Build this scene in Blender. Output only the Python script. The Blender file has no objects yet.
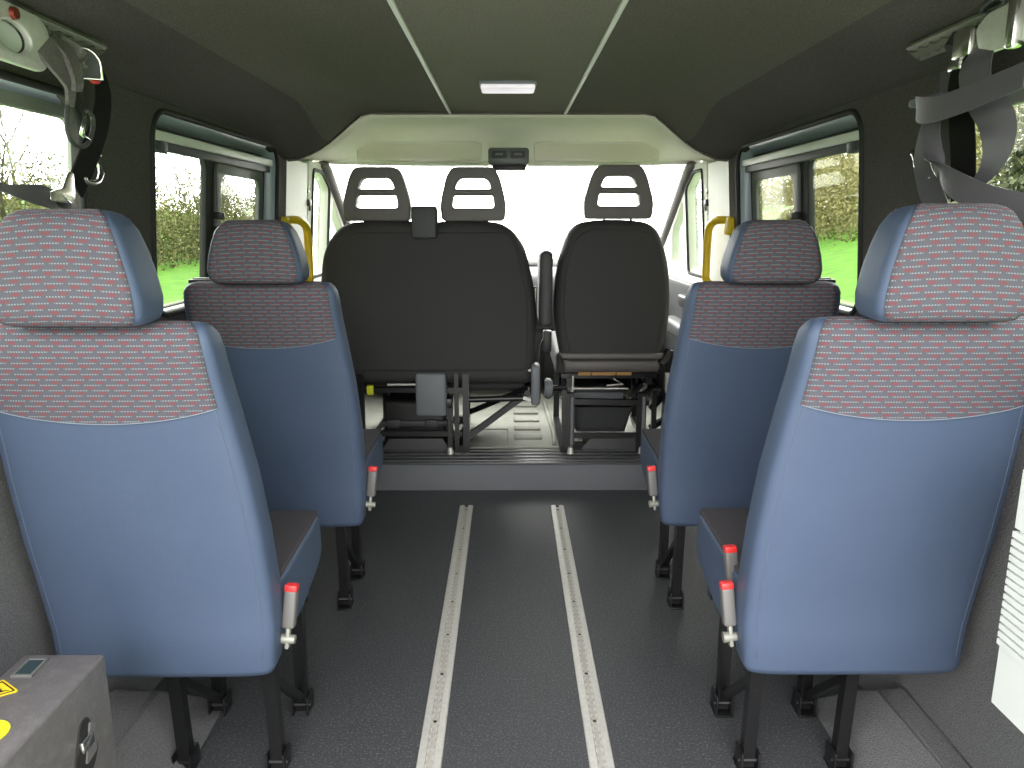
import bpy, bmesh, math, random
from mathutils import Vector, Matrix
from mathutils.geometry import delaunay_2d_cdt
PI = math.pi
C = bpy.context.scene.collection
SC = bpy.context.scene
random.seed(7)

# ------------------------------------------------------------------ materials
def mat(name, col, rough=0.6, metal=0.0, spec=0.5, noise=None, bump=None, emit=None, coat=0.0):
    """noise=(scale, amount, second colour)   bump=(scale, strength)"""
    m = bpy.data.materials.new(name); m.use_nodes = True
    nt = m.node_tree; b = nt.nodes['Principled BSDF']
    b.inputs['Base Color'].default_value = (*col, 1)
    b.inputs['Roughness'].default_value = rough
    b.inputs['Metallic'].default_value = metal
    b.inputs['Specular IOR Level'].default_value = spec
    b.inputs['Coat Weight'].default_value = coat
    tc = nt.nodes.new('ShaderNodeTexCoord')
    if noise:
        n = nt.nodes.new('ShaderNodeTexNoise'); n.inputs['Scale'].default_value = noise[0]
        n.inputs['Detail'].default_value = 6; n.inputs['Roughness'].default_value = .65
        nt.links.new(tc.outputs['Object'], n.inputs['Vector'])
        r = nt.nodes.new('ShaderNodeValToRGB')
        lo, hi = noise[1]
        r.color_ramp.elements[0].position = lo; r.color_ramp.elements[1].position = hi
        r.color_ramp.elements[0].color = (*col, 1); r.color_ramp.elements[1].color = (*noise[2], 1)
        nt.links.new(n.outputs['Fac'], r.inputs['Fac'])
        nt.links.new(r.outputs['Color'], b.inputs['Base Color'])
    if bump:
        n = nt.nodes.new('ShaderNodeTexNoise'); n.inputs['Scale'].default_value = bump[0]; n.inputs['Detail'].default_value = 3
        nt.links.new(tc.outputs['Object'], n.inputs['Vector'])
        bp = nt.nodes.new('ShaderNodeBump'); bp.inputs['Strength'].default_value = bump[1]; bp.inputs['Distance'].default_value = .004
        nt.links.new(n.outputs['Fac'], bp.inputs['Height']); nt.links.new(bp.outputs['Normal'], b.inputs['Normal'])
    if emit:
        b.inputs['Emission Color'].default_value = (*emit[0], 1); b.inputs['Emission Strength'].default_value = emit[1]
    return m

def fabric_mat():
    """moquette: grey violet ground, rows of pale stitches and staggered red dashes"""
    m = bpy.data.materials.new('moquette'); m.use_nodes = True
    nt = m.node_tree; b = nt.nodes['Principled BSDF']
    b.inputs['Roughness'].default_value = .9; b.inputs['Specular IOR Level'].default_value = .2
    N = nt.nodes.new; L = nt.links.new
    tc = N('ShaderNodeTexCoord'); sp = N('ShaderNodeSeparateXYZ'); L(tc.outputs['UV'], sp.inputs[0])
    def M(op, a, b_=None, c=None):
        n = N('ShaderNodeMath'); n.operation = op
        for i, v in enumerate((a, b_, c)):
            if v is None: continue
            if isinstance(v, (int, float)): n.inputs[i].default_value = v
            else: L(v, n.inputs[i])
        return n.outputs[0]
    x, z = sp.outputs['X'], sp.outputs['Y']
    zr = M('DIVIDE', z, .0099)
    row = M('FLOOR', zr); fr = M('FRACT', zr)
    half = M('MULTIPLY', M('MODULO', M('ADD', row, 1000), 2), .5)
    xr = M('DIVIDE', x, .036)
    fx = M('FRACT', M('ADD', M('ADD', xr, half), 100))
    def band(v, lo, hi): return M('MULTIPLY', M('GREATER_THAN', v, lo), M('LESS_THAN', v, hi))
    red = M('MULTIPLY', band(fr, .10, .66), band(fx, .05, .44))
    fd = M('FRACT', M('ADD', M('DIVIDE', x, .0045), 100))
    dots = M('MULTIPLY', M('MULTIPLY', band(fr, .78, .98), M('LESS_THAN', fd, .62)), band(M('FRACT', M('ADD', M('ADD', xr, M('MULTIPLY', half, .6)), 100.2)), .0, .78))
    def mix(f, a, c):
        n = N('ShaderNodeMix'); n.data_type = 'RGBA'; L(f, n.inputs[0])
        if isinstance(a, tuple): n.inputs[6].default_value = (*a, 1)
        else: L(a, n.inputs[6])
        n.inputs[7].default_value = (*c, 1); return n.outputs[2]
    base = mix(red, (.086, .087, .108), (.150, .062, .076))
    base = mix(dots, base, (.205, .235, .255))
    L(base, b.inputs['Base Color'])
    n = N('ShaderNodeTexNoise'); n.inputs['Scale'].default_value = 900; L(tc.outputs['Object'], n.inputs['Vector'])
    bp = N('ShaderNodeBump'); bp.inputs['Strength'].default_value = .25; bp.inputs['Distance'].default_value = .002
    L(n.outputs['Fac'], bp.inputs['Height']); L(bp.outputs['Normal'], b.inputs['Normal'])
    return m

def glass_mat(name, tint=(.93, .97, .94), k=1.0, haze=0.0):
    m = bpy.data.materials.new(name); m.use_nodes = True
    nt = m.node_tree; nt.nodes.remove(nt.nodes['Principled BSDF']); out = nt.nodes['Material Output']
    N = nt.nodes.new; L = nt.links.new
    g = N('ShaderNodeNewGeometry')
    d = N('ShaderNodeVectorMath'); d.operation = 'DOT_PRODUCT'; L(g.outputs['Normal'], d.inputs[0]); L(g.outputs['Incoming'], d.inputs[1])
    a = N('ShaderNodeMath'); a.operation = 'ABSOLUTE'; L(d.outputs['Value'], a.inputs[0])
    s = N('ShaderNodeMath'); s.operation = 'SUBTRACT'; s.inputs[0].default_value = 1; L(a.outputs[0], s.inputs[1])
    p = N('ShaderNodeMath'); p.operation = 'POWER'; p.inputs[1].default_value = 5; L(s.outputs[0], p.inputs[0])
    ma = N('ShaderNodeMath'); ma.operation = 'MULTIPLY_ADD'; ma.inputs[1].default_value = .96*k; ma.inputs[2].default_value = .04*k; L(p.outputs[0], ma.inputs[0])
    t = N('ShaderNodeBsdfTransparent'); t.inputs['Color'].default_value = (*tint, 1)
    gl = N('ShaderNodeBsdfGlossy'); gl.inputs['Roughness'].default_value = .0; gl.inputs['Color'].default_value = (1, 1, 1, 1)
    mx = N('ShaderNodeMixShader'); L(ma.outputs[0], mx.inputs[0]); L(t.outputs[0], mx.inputs[1]); L(gl.outputs[0], mx.inputs[2])
    last = mx.outputs[0]
    if haze:
        df = N('ShaderNodeBsdfTranslucent'); df.inputs['Color'].default_value = (.95, .95, .92, 1)
        m2 = N('ShaderNodeMixShader'); m2.inputs[0].default_value = haze; L(last, m2.inputs[1]); L(df.outputs[0], m2.inputs[2]); last = m2.outputs[0]
    L(last, out.inputs['Surface'])
    return m

M = dict(
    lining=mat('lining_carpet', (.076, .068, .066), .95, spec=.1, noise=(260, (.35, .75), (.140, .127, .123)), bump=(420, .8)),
    ceiling=mat('ceiling_carpet', (.165, .155, .130), .95, spec=.1, noise=(230, (.35, .75), (.285, .268, .225)), bump=(380, .8)),
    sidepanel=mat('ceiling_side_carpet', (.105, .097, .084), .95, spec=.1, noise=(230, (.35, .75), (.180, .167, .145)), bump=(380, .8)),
    floor=mat('floor_vinyl', (.050, .052, .058), .42, spec=.4, noise=(190, (.52, .72), (.19, .20, .212)), bump=(300, .25)),
    carpet=mat('side_carpet', (.13, .13, .137), .95, spec=.1, noise=(260, (.35, .75), (.24, .24, .25)), bump=(330, .9)),
    riser=mat('riser_carpet', (.14, .148, .165), .9, spec=.15, noise=(260, (.35, .75), (.22, .23, .25)), bump=(330, .7)),
    vinyl=mat('blue_vinyl', (.062, .087, .150), .5, spec=.35, noise=(5, (.3, .8), (.070, .096, .161)), bump=(700, .12)),
    seam=mat('seam_thread', (.10, .13, .20), .7),
    piping=mat('pale_piping', (.20, .23, .28), .6),
    fabric=fabric_mat(),
    fabricdark=mat('cushion_cloth', (.055, .052, .060), .9, spec=.15, noise=(400, (.4, .7), (.085, .075, .085)), bump=(500, .5)),
    blackcloth=mat('black_seat_cloth', (.036, .035, .036), .7, spec=.4, noise=(500, (.4, .7), (.052, .050, .052)), bump=(900, .25)),
    blackplastic=mat('black_plastic', (.017, .017, .018), .45),
    headplastic=mat('headrest_plastic', (.135, .122, .120), .5, bump=(800, .15)),
    blacksteel=mat('black_painted_steel', (.009, .009, .010), .32, spec=.5, noise=(60, (.6, .85), (.03, .029, .028))),
    rubber=mat('black_rubber', (.012, .012, .012), .7),
    greyplastic=mat('grey_plastic', (.17, .18, .20), .5),
    darkgrey=mat('dark_grey_plastic', (.05, .052, .055), .55),
    silver=mat('bright_steel', (.62, .62, .60), .22, metal=1.0),
    satin=mat('satin_aluminium', (.58, .57, .55), .45, metal=.35, noise=(90, (.35, .8), (.72, .70, .67))),
    trackslot=mat('track_slot', (.33, .32, .30), .6, noise=(120, (.4, .7), (.45, .43, .39))),
    stripe=mat('ceiling_joint_strip', (.72, .72, .68), .5),
    cream=mat('cream_headliner', (.88, .86, .74), .8, spec=.2, noise=(500, (.4, .7), (.91, .90, .78))),
    creampaint=mat('cream_trim', (.80, .80, .72), .5),
    visor=mat('visor_cloth', (.74, .73, .60), .7),
    mirrorgrey=mat('console_grey', (.10, .11, .11), .4),
    yellow=mat('yellow_plastic', (.90, .60, .012), .38),
    red=mat('red_plastic', (.75, .03, .03), .4),
    buckle=mat('buckle_plastic', (.13, .125, .125), .4),
    paint=mat('body_paint', (.40, .46, .54), .35, coat=.3),
    blindgrey=mat('blind_grey', (.30, .30, .27), .5),
    framegrey=mat('window_grey', (.12, .125, .12), .5),
    mat=mat('cab_floor_mat', (.27, .27, .24), .75, noise=(8, (.35, .7), (.34, .34, .30)), bump=(300, .3)),
    box=mat('metal_box_paint', (.115, .106, .112), .5, noise=(45, (.45, .75), (.155, .146, .152)), bump=(160, .25)),
    label=mat('yellow_label', (.85, .62, .02), .5),
    whiteplastic=mat('white_plastic', (.66, .67, .68), .45),
    lens=mat('lamp_lens', (.85, .80, .86), .35),
    webbing=mat('belt_webbing', (.085, .080, .094), .36, spec=.6, bump=(1200, .3)),
    railgrey=mat('rail_grey', (.27, .27, .24), .45, metal=.3),
    railwave=mat('rail_wave', (.15, .15, .13), .5, metal=.3),
    webbrown=mat('brown_webbing', (.11, .10, .10), .7, noise=(300, (.4, .7), (.20, .185, .18)), bump=(700, .5)),
    blackweb=mat('black_webbing', (.008, .008, .008), .85, spec=.15, bump=(1200, .3)),
    timber=mat('tan_foam', (.40, .23, .08), .8),
    glass=glass_mat('window_glass', (.93, .97, .93), 1.7),
    wind=glass_mat('windscreen_glass', (.95, .98, .95), 1.0, haze=.10),
    display=mat('display_glass', (.03, .05, .06), .15),
    grass=mat('field_grass', (.040, .118, .005), .9, spec=.1, noise=(1.6, (.35, .7), (.085, .20, .012))),
    verge=mat('bank_earth', (.10, .15, .03), .95, spec=.1, noise=(1.2, (.35, .7), (.20, .21, .06))),
    glareground=mat('glare_white_ground', (.70, .69, .64), .9, noise=(30, (.4, .7), (.80, .79, .74))),  # glare ahead put into the ground's colour, which also bounces light into the cab
    tarmac=mat('yard_concrete', (.42, .42, .41), .9, noise=(30, (.4, .7), (.5, .5, .49))),
    leaf=mat('thicket_leaf', (.05, .06, .024), .8, spec=.1, noise=(.8, (.35, .65), (.15, .16, .055))),
    darkleaf=mat('hedge_leaf', (.03, .035, .018), .7, spec=.2, noise=(1.5, (.35, .7), (.09, .10, .05))),
    drygrass=mat('dry_scrub', (.13, .12, .045), .9, spec=.1, noise=(.8, (.35, .65), (.28, .25, .12))),
    bark=mat('bare_bark', (.05, .047, .03), .9, spec=.1, noise=(3, (.3, .7), (.10, .095, .065))),
)

# ------------------------------------------------------------------ mesh helpers
def link(name, me, m=None, parent=None, smooth=False, loc=None):
    o = bpy.data.objects.new(name, me); C.objects.link(o)
    if m is not None and len(me.materials) == 0: me.materials.append(m)
    if smooth:
        for p in me.polygons: p.use_smooth = True
    if parent is not None: o.parent = parent
    if loc is not None: o.location = loc
    return o

def fin(name, bm, m, parent=None, smooth=False, loc=None, auto=None):
    bmesh.ops.recalc_face_normals(bm, faces=bm.faces)
    me = bpy.data.meshes.new(name); bm.to_mesh(me); bm.free()
    o = link(name, me, m, parent, smooth or auto is not None, loc)
    if auto is not None: me.set_sharp_from_angle(angle=math.radians(auto))
    return o

def thing(name, label, cat, loc=(0, 0, 0), group=None, rz=0):
    o = bpy.data.objects.new(name, None); C.objects.link(o); o.location = loc; o.rotation_euler = (0, 0, rz)
    o.empty_display_size = .1
    return tag(o, label, cat, group)

def tag(o, label=None, cat=None, group=None, kind=None):
    if label: o['label'] = label
    if cat: o['category'] = cat
    if group: o['group'] = group
    if kind: o['kind'] = kind
    return o

def struct(o, label=None, cat=None):
    o['kind'] = 'structure'
    if label: o['label'] = label
    if cat: o['category'] = cat
    return o

def box(bm, lo, hi, bev=0.0, seg=2, mtx=None):
    lo, hi = Vector(lo), Vector(hi); c = (lo+hi)/2; d = hi-lo
    g = bmesh.ops.create_cube(bm, size=1)['verts']
    bmesh.ops.scale(bm, vec=d, verts=g); bmesh.ops.translate(bm, vec=c, verts=g)
    vs = set(g)
    if bev > 0:
        es = list({e for v in g for e in v.link_edges})
        r = bmesh.ops.bevel(bm, geom=es, offset=min(bev, min(d)*.49), segments=seg, profile=.5, affect='EDGES')
        vs = set(r['verts']) | {v for v in g if v.is_valid}
    if mtx is not None: bmesh.ops.transform(bm, matrix=mtx, verts=list(vs))
    return list(vs)

def mbox(name, lo, hi, m, parent=None, bev=0.004, seg=2, smooth=True):
    bm = bmesh.new(); box(bm, lo, hi, bev, seg)
    return fin(name, bm, m, parent, auto=40 if smooth else None)

def frames(pts):
    n = len(pts); T = []
    for i in range(n):
        a = pts[max(0, i-1)]; b = pts[min(n-1, i+1)]; T.append((b-a).normalized())
    up = Vector((0, 0, 1)) if abs(T[0].z) < .9 else Vector((1, 0, 0))
    s = T[0].cross(up).normalized(); out = []
    for t in T:
        s = (s - t*s.dot(t)).normalized(); out.append((t, s, t.cross(s).normalized()))
    return out

def tube(bm, pts, r, n=8, caps=True, square=False):
    pts = [Vector(p) for p in pts]; fr = frames(pts); rings = []
    for i, p in enumerate(pts):
        rr = r[i] if isinstance(r, (list, tuple)) else r
        ring = []
        for k in range(n):
            a = 2*PI*(k+.5)/n
            q = 1.0
            if square: q = 1.414
            ring.append(bm.verts.new(p + fr[i][1]*math.cos(a)*rr*q + fr[i][2]*math.sin(a)*rr*q))
        rings.append(ring)
    for i in range(len(rings)-1):
        for k in range(n): bm.faces.new((rings[i][k], rings[i][(k+1) % n], rings[i+1][(k+1) % n], rings[i+1][k]))
    if caps:
        bm.faces.new(rings[0][::-1]); bm.faces.new(rings[-1])

def smoothpts(pts, k=6):
    """Catmull-Rom through the points"""
    P = [Vector(p) for p in pts]; P = [2*P[0]-P[1]] + P + [2*P[-1]-P[-2]]; out = []
    for i in range(1, len(P)-2):
        for j in range(k):
            t = j/k
            out.append(.5*((2*P[i]) + (-P[i-1]+P[i+1])*t + (2*P[i-1]-5*P[i]+4*P[i+1]-P[i+2])*t*t + (-P[i-1]+3*P[i]-3*P[i+1]+P[i+2])*t**3))
    out.append(P[-2]); return out

def mtube(name, pts, r, m, parent=None, n=10, sm=0, square=False):
    bm = bmesh.new(); tube(bm, smoothpts(pts, sm) if sm else pts, r, 4 if square else n, square=square)
    return fin(name, bm, m, parent, auto=40 if not square else None)

def bar(bm, a, b, w):
    """square bar between two points"""
    tube(bm, [a, b], w/2, 4, square=True)

def mbar(name, a, b, w, m, parent=None):
    bm = bmesh.new(); bar(bm, a, b, w); return fin(name, bm, m, parent)

def ribbon(name, pts, widths, acr, m, parent=None, th=.0016, sm=6):
    """a webbing strap: centre line, width and across-direction at each point, real thickness"""
    n = len(pts); P = smoothpts(pts, sm)
    A = smoothpts([Vector(a).normalized() for a in acr], sm); W = smoothpts([(w, 0, 0) for w in widths], sm)
    fr = frames(P); bm = bmesh.new(); rows = []
    for i, p in enumerate(P):
        a = (A[i] - fr[i][0]*A[i].dot(fr[i][0])).normalized(); nn = fr[i][0].cross(a).normalized(); w = W[i].x/2
        rows.append([bm.verts.new(p + a*w*k + nn*s*th) for s in (-1, 1) for k in ((-1, -.5, 0, .5, 1) if s < 0 else (1, .5, 0, -.5, -1))])
    for i in range(len(rows)-1):
        for k in range(10): bm.faces.new((rows[i][k], rows[i][(k+1) % 10], rows[i+1][(k+1) % 10], rows[i+1][k]))
    bm.faces.new(rows[0][::-1]); bm.faces.new(rows[-1])
    return fin(name, bm, m, parent, auto=50)

def rrect(a0, b0, a1, b1, r, n=6):
    pts = []
    for (cx, cy, s) in ((a1-r, b1-r, 0), (a0+r, b1-r, 1), (a0+r, b0+r, 2), (a1-r, b0+r, 3)):
        for k in range(n+1):
            t = PI/2*(s+k/n); pts.append((cx+r*math.cos(t), cy+r*math.sin(t)))
    return pts

def fillet(pts, r, n=5):
    out = []; N = len(pts)
    for i in range(N):
        p = Vector(pts[i]); a = Vector(pts[i-1])-p; b = Vector(pts[(i+1) % N])-p
        rr = r[i] if isinstance(r, (list, tuple)) else r
        if rr <= 1e-6: out.append(tuple(p)); continue
        d = min(rr, a.length*.48, b.length*.48); A = p+a.normalized()*d; B = p+b.normalized()*d
        for k in range(n+1):
            t = k/n; out.append(tuple((1-t)**2*A + 2*t*(1-t)*p + t*t*B))
    return out

def plate(name, outline, holes, depth, m, mtx, parent=None, bev=0.0, seg=2, auto=40):
    """2D outline with holes, given thickness and bevelled edges, placed by a matrix"""
    cu = bpy.data.curves.new('tmp', 'CURVE'); cu.dimensions = '2D'; cu.fill_mode = 'BOTH'
    cu.extrude = max(depth/2-bev, 0); cu.bevel_depth = bev; cu.bevel_resolution = seg; cu.offset = -bev
    for loop in [outline]+list(holes):
        s = cu.splines.new('POLY'); s.points.add(len(loop)-1)
        for i, p in enumerate(loop): s.points[i].co = (p[0], p[1], 0, 1)
        s.use_cyclic_u = True
    o = bpy.data.objects.new('tmp', cu); C.objects.link(o)
    me = bpy.data.meshes.new_from_object(o.evaluated_get(bpy.context.evaluated_depsgraph_get()))
    bpy.data.objects.remove(o); bpy.data.curves.remove(cu)
    bm = bmesh.new(); bm.from_mesh(me); bpy.data.meshes.remove(me)
    bmesh.ops.remove_doubles(bm, verts=bm.verts, dist=1e-5)
    bmesh.ops.transform(bm, matrix=mtx, verts=bm.verts)
    return fin(name, bm, m, parent, auto=auto)

def mxz(y=0.0):    # plane facing -Y: a -> X, b -> Z
    return Matrix(((1, 0, 0, 0), (0, 0, -1, y), (0, 1, 0, 0), (0, 0, 0, 1)))
def myz(x=0.0):    # plane facing +X: a -> Y, b -> Z
    return Matrix(((0, 0, 1, x), (1, 0, 0, 0), (0, 1, 0, 0), (0, 0, 0, 1)))
def mxy(z=0.0):
    return Matrix.Translation((0, 0, z))

def grid(bm, rows, closed=False):
    V = [[bm.verts.new(p) for p in r] for r in rows]
    for i in range(len(V)-1):
        n = len(V[i])
        for k in range(n if closed else n-1): bm.faces.new((V[i][k], V[i][(k+1) % n], V[i+1][(k+1) % n], V[i+1][k]))
    return V

def sring(sec, n, N=40, off=0.0):
    """superellipse section (z, yc, halfwidth, thickness)"""
    z, yc, w, th = sec; r = []
    for k in range(N):
        a = 2*PI*k/N; c, s = math.cos(a), math.sin(a)
        r.append(((w+off)*math.copysign(abs(c)**(2/n), c), yc+(th/2+off)*math.copysign(abs(s)**(2/n), s), z))
    return r

def shell(name, secs, n, m, parent=None, N=48, xs=0.0, loc=None):
    bm = bmesh.new(); V = grid(bm, [[(p[0]+xs, p[1], p[2]) for p in sring(s, n, N)] for s in secs], True)
    bm.faces.new(V[0][::-1]); bm.faces.new(V[-1])
    return fin(name, bm, m, parent, smooth=True, loc=loc)

def interp(secs, z):
    for a, b in zip(secs, secs[1:]):
        if a[0] <= z <= b[0]:
            t = (z-a[0])/(b[0]-a[0]+1e-9); return tuple(a[i]+(b[i]-a[i])*t for i in range(4))
    return secs[-1]

def cover(name, secs, n, amax, zlow, m, parent, over_front=.0, off=.0022, na=24, nz=34):
    """cloth panel lying on the rear face of a shell from the curve zlow(a) up over the top; UV in metres"""
    bm = bmesh.new(); uvl = bm.loops.layers.uv.new('uv'); rows = []; uvs = []
    ztop = secs[-1][0]; zs = [s[0] for s in secs]
    def pt(a, z, sgn):
        zc, yc, w, th = interp(secs, z)
        w += off; h = th/2+off
        return (a*w, yc+sgn*h*(max(0, 1-abs(a)**n))**(1/n), zc + (off if z > zs[-4] else 0))
    A = [amax*(2*i/na-1) for i in range(na+1)]
    for j in range(nz+1):
        t = j/nz; row = []
        for a in A:
            z0 = zlow(a); row.append(pt(a, z0+(ztop-z0)*(1-math.cos(PI*t))/2, -1))
        rows.append(row)
    if over_front > 0:
        for j in range(1, 6): rows.append([pt(a, ztop-over_front*j/5, 1) for a in A])
    V = grid(bm, rows)
    acc = [0.0]*(na+1); H = [list(acc)]
    for j in range(1, len(rows)):
        H.append([H[-1][i]+(Vector(rows[j][i])-Vector(rows[j-1][i])).length for i in range(na+1)])
    idx = {}
    for j, r in enumerate(V):
        for i, v in enumerate(r): idx[v] = (rows[j][i][0], H[j][i]+zlow(A[i]))
    for f in bm.faces:
        for l in f.loops: l[uvl].uv = idx[l.vert]
    o = fin(name, bm, m, parent, smooth=True)
    s = o.modifiers.new('thickness', 'SOLIDIFY'); s.thickness = .004; s.offset = -1 
    # piping runs along the lower edge
    return o, rows[0]

# ------------------------------------------------------------------ camera
fpx, Hc = 760.0, 1.2
pitch = math.atan((384-222)/fpx); yaw = math.atan(4/fpx*math.cos(pitch))
cam = bpy.data.cameras.new('camera'); co = bpy.data.objects.new('camera', cam); C.objects.link(co)
cam.sensor_fit = 'HORIZONTAL'; cam.sensor_width = 36; cam.lens = fpx/1024*36; cam.clip_start = .02; cam.clip_end = 600
co.location = (0, 0, Hc); co.rotation_euler = (PI/2-pitch, 0, -yaw)
SC.camera = co

# ------------------------------------------------------------------ the van: shell
Y0, YB = 0.45, 3.17            # rear opening, end of lined walls
def wx(z): return .93 - max(0, z-.9)*.0811       # inner wall face
ZW = 1.50

def wall(name, s, holes):
    outer = []
    ny = 20
    for i in range(ny): outer.append((Y0+(YB-Y0)*i/ny, 0))
    for z in [ZW*i/10 for i in range(10)]: outer.append((YB, z))
    for i in range(ny): outer.append((YB-(YB-Y0)*i/ny, ZW))
    for z in [ZW*(1-i/10) for i in range(10)]: outer.append((Y0, z))
    V = [Vector(p) for p in outer]; E = [(i, (i+1) % len(outer)) for i in range(len(outer))]
    for h in holes:
        b = len(V); V += [Vector(p) for p in h]; E += [(b+i, b+(i+1) % len(h)) for i in range(len(h))]
    def inside(p, h):
        c = False
        for i in range(len(h)):
            a, b = h[i-1], h[i]
            if (a[1] > p[1]) != (b[1] > p[1]) and p[0] < (b[0]-a[0])*(p[1]-a[1])/(b[1]-a[1])+a[0]: c = not c
        return c
    for y in [Y0+.08+.1*i for i in range(26)]:
        for z in (.3, .6, .9, 1.1, 1.3): 
            if y < YB-.05 and not any(inside((y, z), h) for h in holes): V.append(Vector((y, z)))
    vs, es, fs, *_ = delaunay_2d_cdt(V, E, [], 0, 1e-5)
    bm = bmesh.new(); bv = [bm.verts.new((s*wx(v.y), v.x, v.y)) for v in vs]
    for f in fs:
        c = sum((vs[i] for i in f), Vector((0, 0)))/len(f)
        if not any(inside(c, h) for h in holes):
            try: bm.faces.new([bv[i] for i in f])
            except ValueError: pass
    for v in list(bm.verts):
        if not v.link_faces: bm.verts.remove(v)
    bmesh.ops.recalc_face_normals(bm, faces=bm.faces)
    me = bpy.data.meshes.new(name); bm.to_mesh(me); bm.free()
    o = link(name, me, M['lining'])
    if sum(p.normal.x for p in me.polygons)*s > 0: me.flip_normals()
    me.materials.append(M['carpet'])
    for p in me.polygons:
        if p.center.z < .9: p.material_index = 1
    md = o.modifiers.new('thickness', 'SOLIDIFY'); md.thickness = .022; md.offset = -1
    return struct(o, 'dark carpet lined side wall of the van on the %s with cut-out windows' % ('left' if s < 0 else 'right'), 'wall')

MID = dict(y0=1.985, y1=3.045, z0=.955, z1=1.478)
REAR = dict(y0=.62, y1=1.665, z0=.955, z1=1.452)
hm = rrect(MID['y0'], MID['z0'], MID['y1'], MID['z1'], .075, 8)
hr = rrect(REAR['y0'], REAR['z0'], REAR['y1'], REAR['z1'], .075, 8)
wall('wall_left', -1, [hm, hr]); wall('wall_right', 1, [hm, hr])

# rolled lips of dark carpet around each window cut-out are children of the window
def wmtx(s):   # tilted glass plane, a -> Y, b -> up the glass from z=.95
    b = Vector((-s*.0915, 0, .9958)); n = Vector((0, 1, 0)).cross(b)
    return Matrix(((0, b.x, n.x, s*.985), (1, 0, 0, 0), (0, b.z, n.z, .95), (0, 0, 0, 1)))

def side_window(name, s, hole, fr, fixed, slider, label, fm='rubber'):
    w = struct(thing(name, label, 'window'), label, 'window')
    mt = wmtx(s)
    fl = rrect(fr[0], fr[1]-.95, fr[2], fr[3]-.95, .06, 8)
    holes = [rrect(f[0], f[1]-.95, f[2], f[3]-.95, .035, 6) for f in fixed]
    if slider: holes.append(rrect(slider[0], slider[1]-.95, slider[2], slider[3]-.95, .04, 6))
    plate('window_frame', fl, holes, .022, M[fm], mt, w, .004)
    # painted reveal between lining and frame
    bm = bmesh.new()
    L0 = [Vector((s*(wx(p[1])+.004), p[0], p[1])) for p in hole]
    L1 = [mt @ Vector((p[0], p[1], -s*.004)) for p in rrect(fr[0]+.01, fr[1]-.94, fr[2]-.01, fr[3]-.96, .06, 8)]
    cen = sum(L1, Vector())/len(L1)
    mid = [a.lerp(b, .45) + (a-cen)*.012 for a, b in zip(L0, L1)]
    grid(bm, [L0, mid, L1], True)
    o = fin('reveal', bm, M['paint'], w, smooth=True)
    md = o.modifiers.new('thickness', 'SOLIDIFY'); md.thickness = .006; md.offset = 1
    bm = bmesh.new(); tube(bm, [Vector((s*(wx(p[1])-.001), p[0], p[1])) for p in hole+hole[:2]], .008, 8, caps=False)
    fin('lining_edge', bm, M['rubber'], w, smooth=True)
    for f in fixed:
        plate('pane', rrect(f[0]-.01, f[1]-.96, f[2]+.01, f[3]-.94, .035, 6), [], .004, M['glass'], mt, w)
    return w, mt

for s, nm, nr, sd in ((-1, 'window_1', 'window_2', 'left'), (1, 'window_3', 'window_4', 'right')):
    w, mt = side_window(nm, s, hm, (1.90, .925, 3.03, 1.452), [(1.93, .965, 2.455, 1.398)], (2.525, .985, 2.985, 1.395),
        'sliding side window in the %s wall between front and rear seat rows' % sd)
    # sliding light: its own grey frame with rounded corners, pane and catch
    mi = mt @ Matrix.Translation((0, 0, -s*.012))
    sf = plate('sliding_frame', rrect(2.515, .03, 2.99, .45, .04, 6), [rrect(2.56, .075, 2.945, .405, .045, 6)], .014, M['framegrey'], mi, w, .003)
    plate('sliding_pane', rrect(2.55, .065, 2.955, .415, .045, 6), [], .004, M['glass'], mi, sf)
    bm = bmesh.new(); box(bm, (2.505, .16, -.012), (2.54, .24, .012), .004)
    box(bm, (2.512, .18, -.022), (2.533, .205, .022), .003); box(bm, (2.512, .262, -.02), (2.53, .285, .02), .003)
    bmesh.ops.transform(bm, matrix=mi @ Matrix.Translation((0, 0, -s*.01)), verts=bm.verts); fin('catch', bm, M['blackplastic'], w, auto=40)
    # pale head rail and dark blind box under the top reveal
    bm = bmesh.new(); box(bm, (1.93, .462, -.012), (3.0, .486, .012), .003)
    bmesh.ops.transform(bm, matrix=mt @ Matrix.Translation((0, 0, -s*.038)), verts=bm.verts); fin('head_rail', bm, M['stripe'], w, auto=40)
    bm = bmesh.new(); box(bm, (1.95, .438, -.010), (3.0, .463, .010), .003)
    box(bm, (2.06, .432, -.016), (2.10, .472, .016), .003)
    bmesh.ops.transform(bm, matrix=mt @ Matrix.Translation((0, 0, -s*.03)), verts=bm.verts); fin('blind_box', bm, M['darkgrey'], w, auto=40)
    # white ledge at the bottom
    bm = bmesh.new(); box(bm, (1.95, -.03, -.03), (3.0, .012, .012), .004)
    bmesh.ops.transform(bm, matrix=mt @ Matrix.Translation((0, 0, -s*.02)), verts=bm.verts); fin('ledge', bm, M['creampaint'], w, auto=40)
    w, mt = side_window(nr, s, hr, (.56, .925, 1.755, 1.448), [(.60, .965, 1.725, 1.415)], None,
        'fixed rear side window in the %s wall beside the rear seat' % sd, 'blindgrey')
    bm = bmesh.new(); box(bm, (.62, -.03, -.03), (1.70, .012, .012), .004)
    bmesh.ops.transform(bm, matrix=mt @ Matrix.Translation((0, 0, -s*.02)), verts=bm.verts); fin('ledge', bm, M['creampaint'], w, auto=40)
    mtube('frame_rod', [(s*.925, 1.715, .93), (s*.905, 1.715, 1.30), (s*.90, 1.712, 1.40)], .006, M['framegrey'], w)

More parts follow.
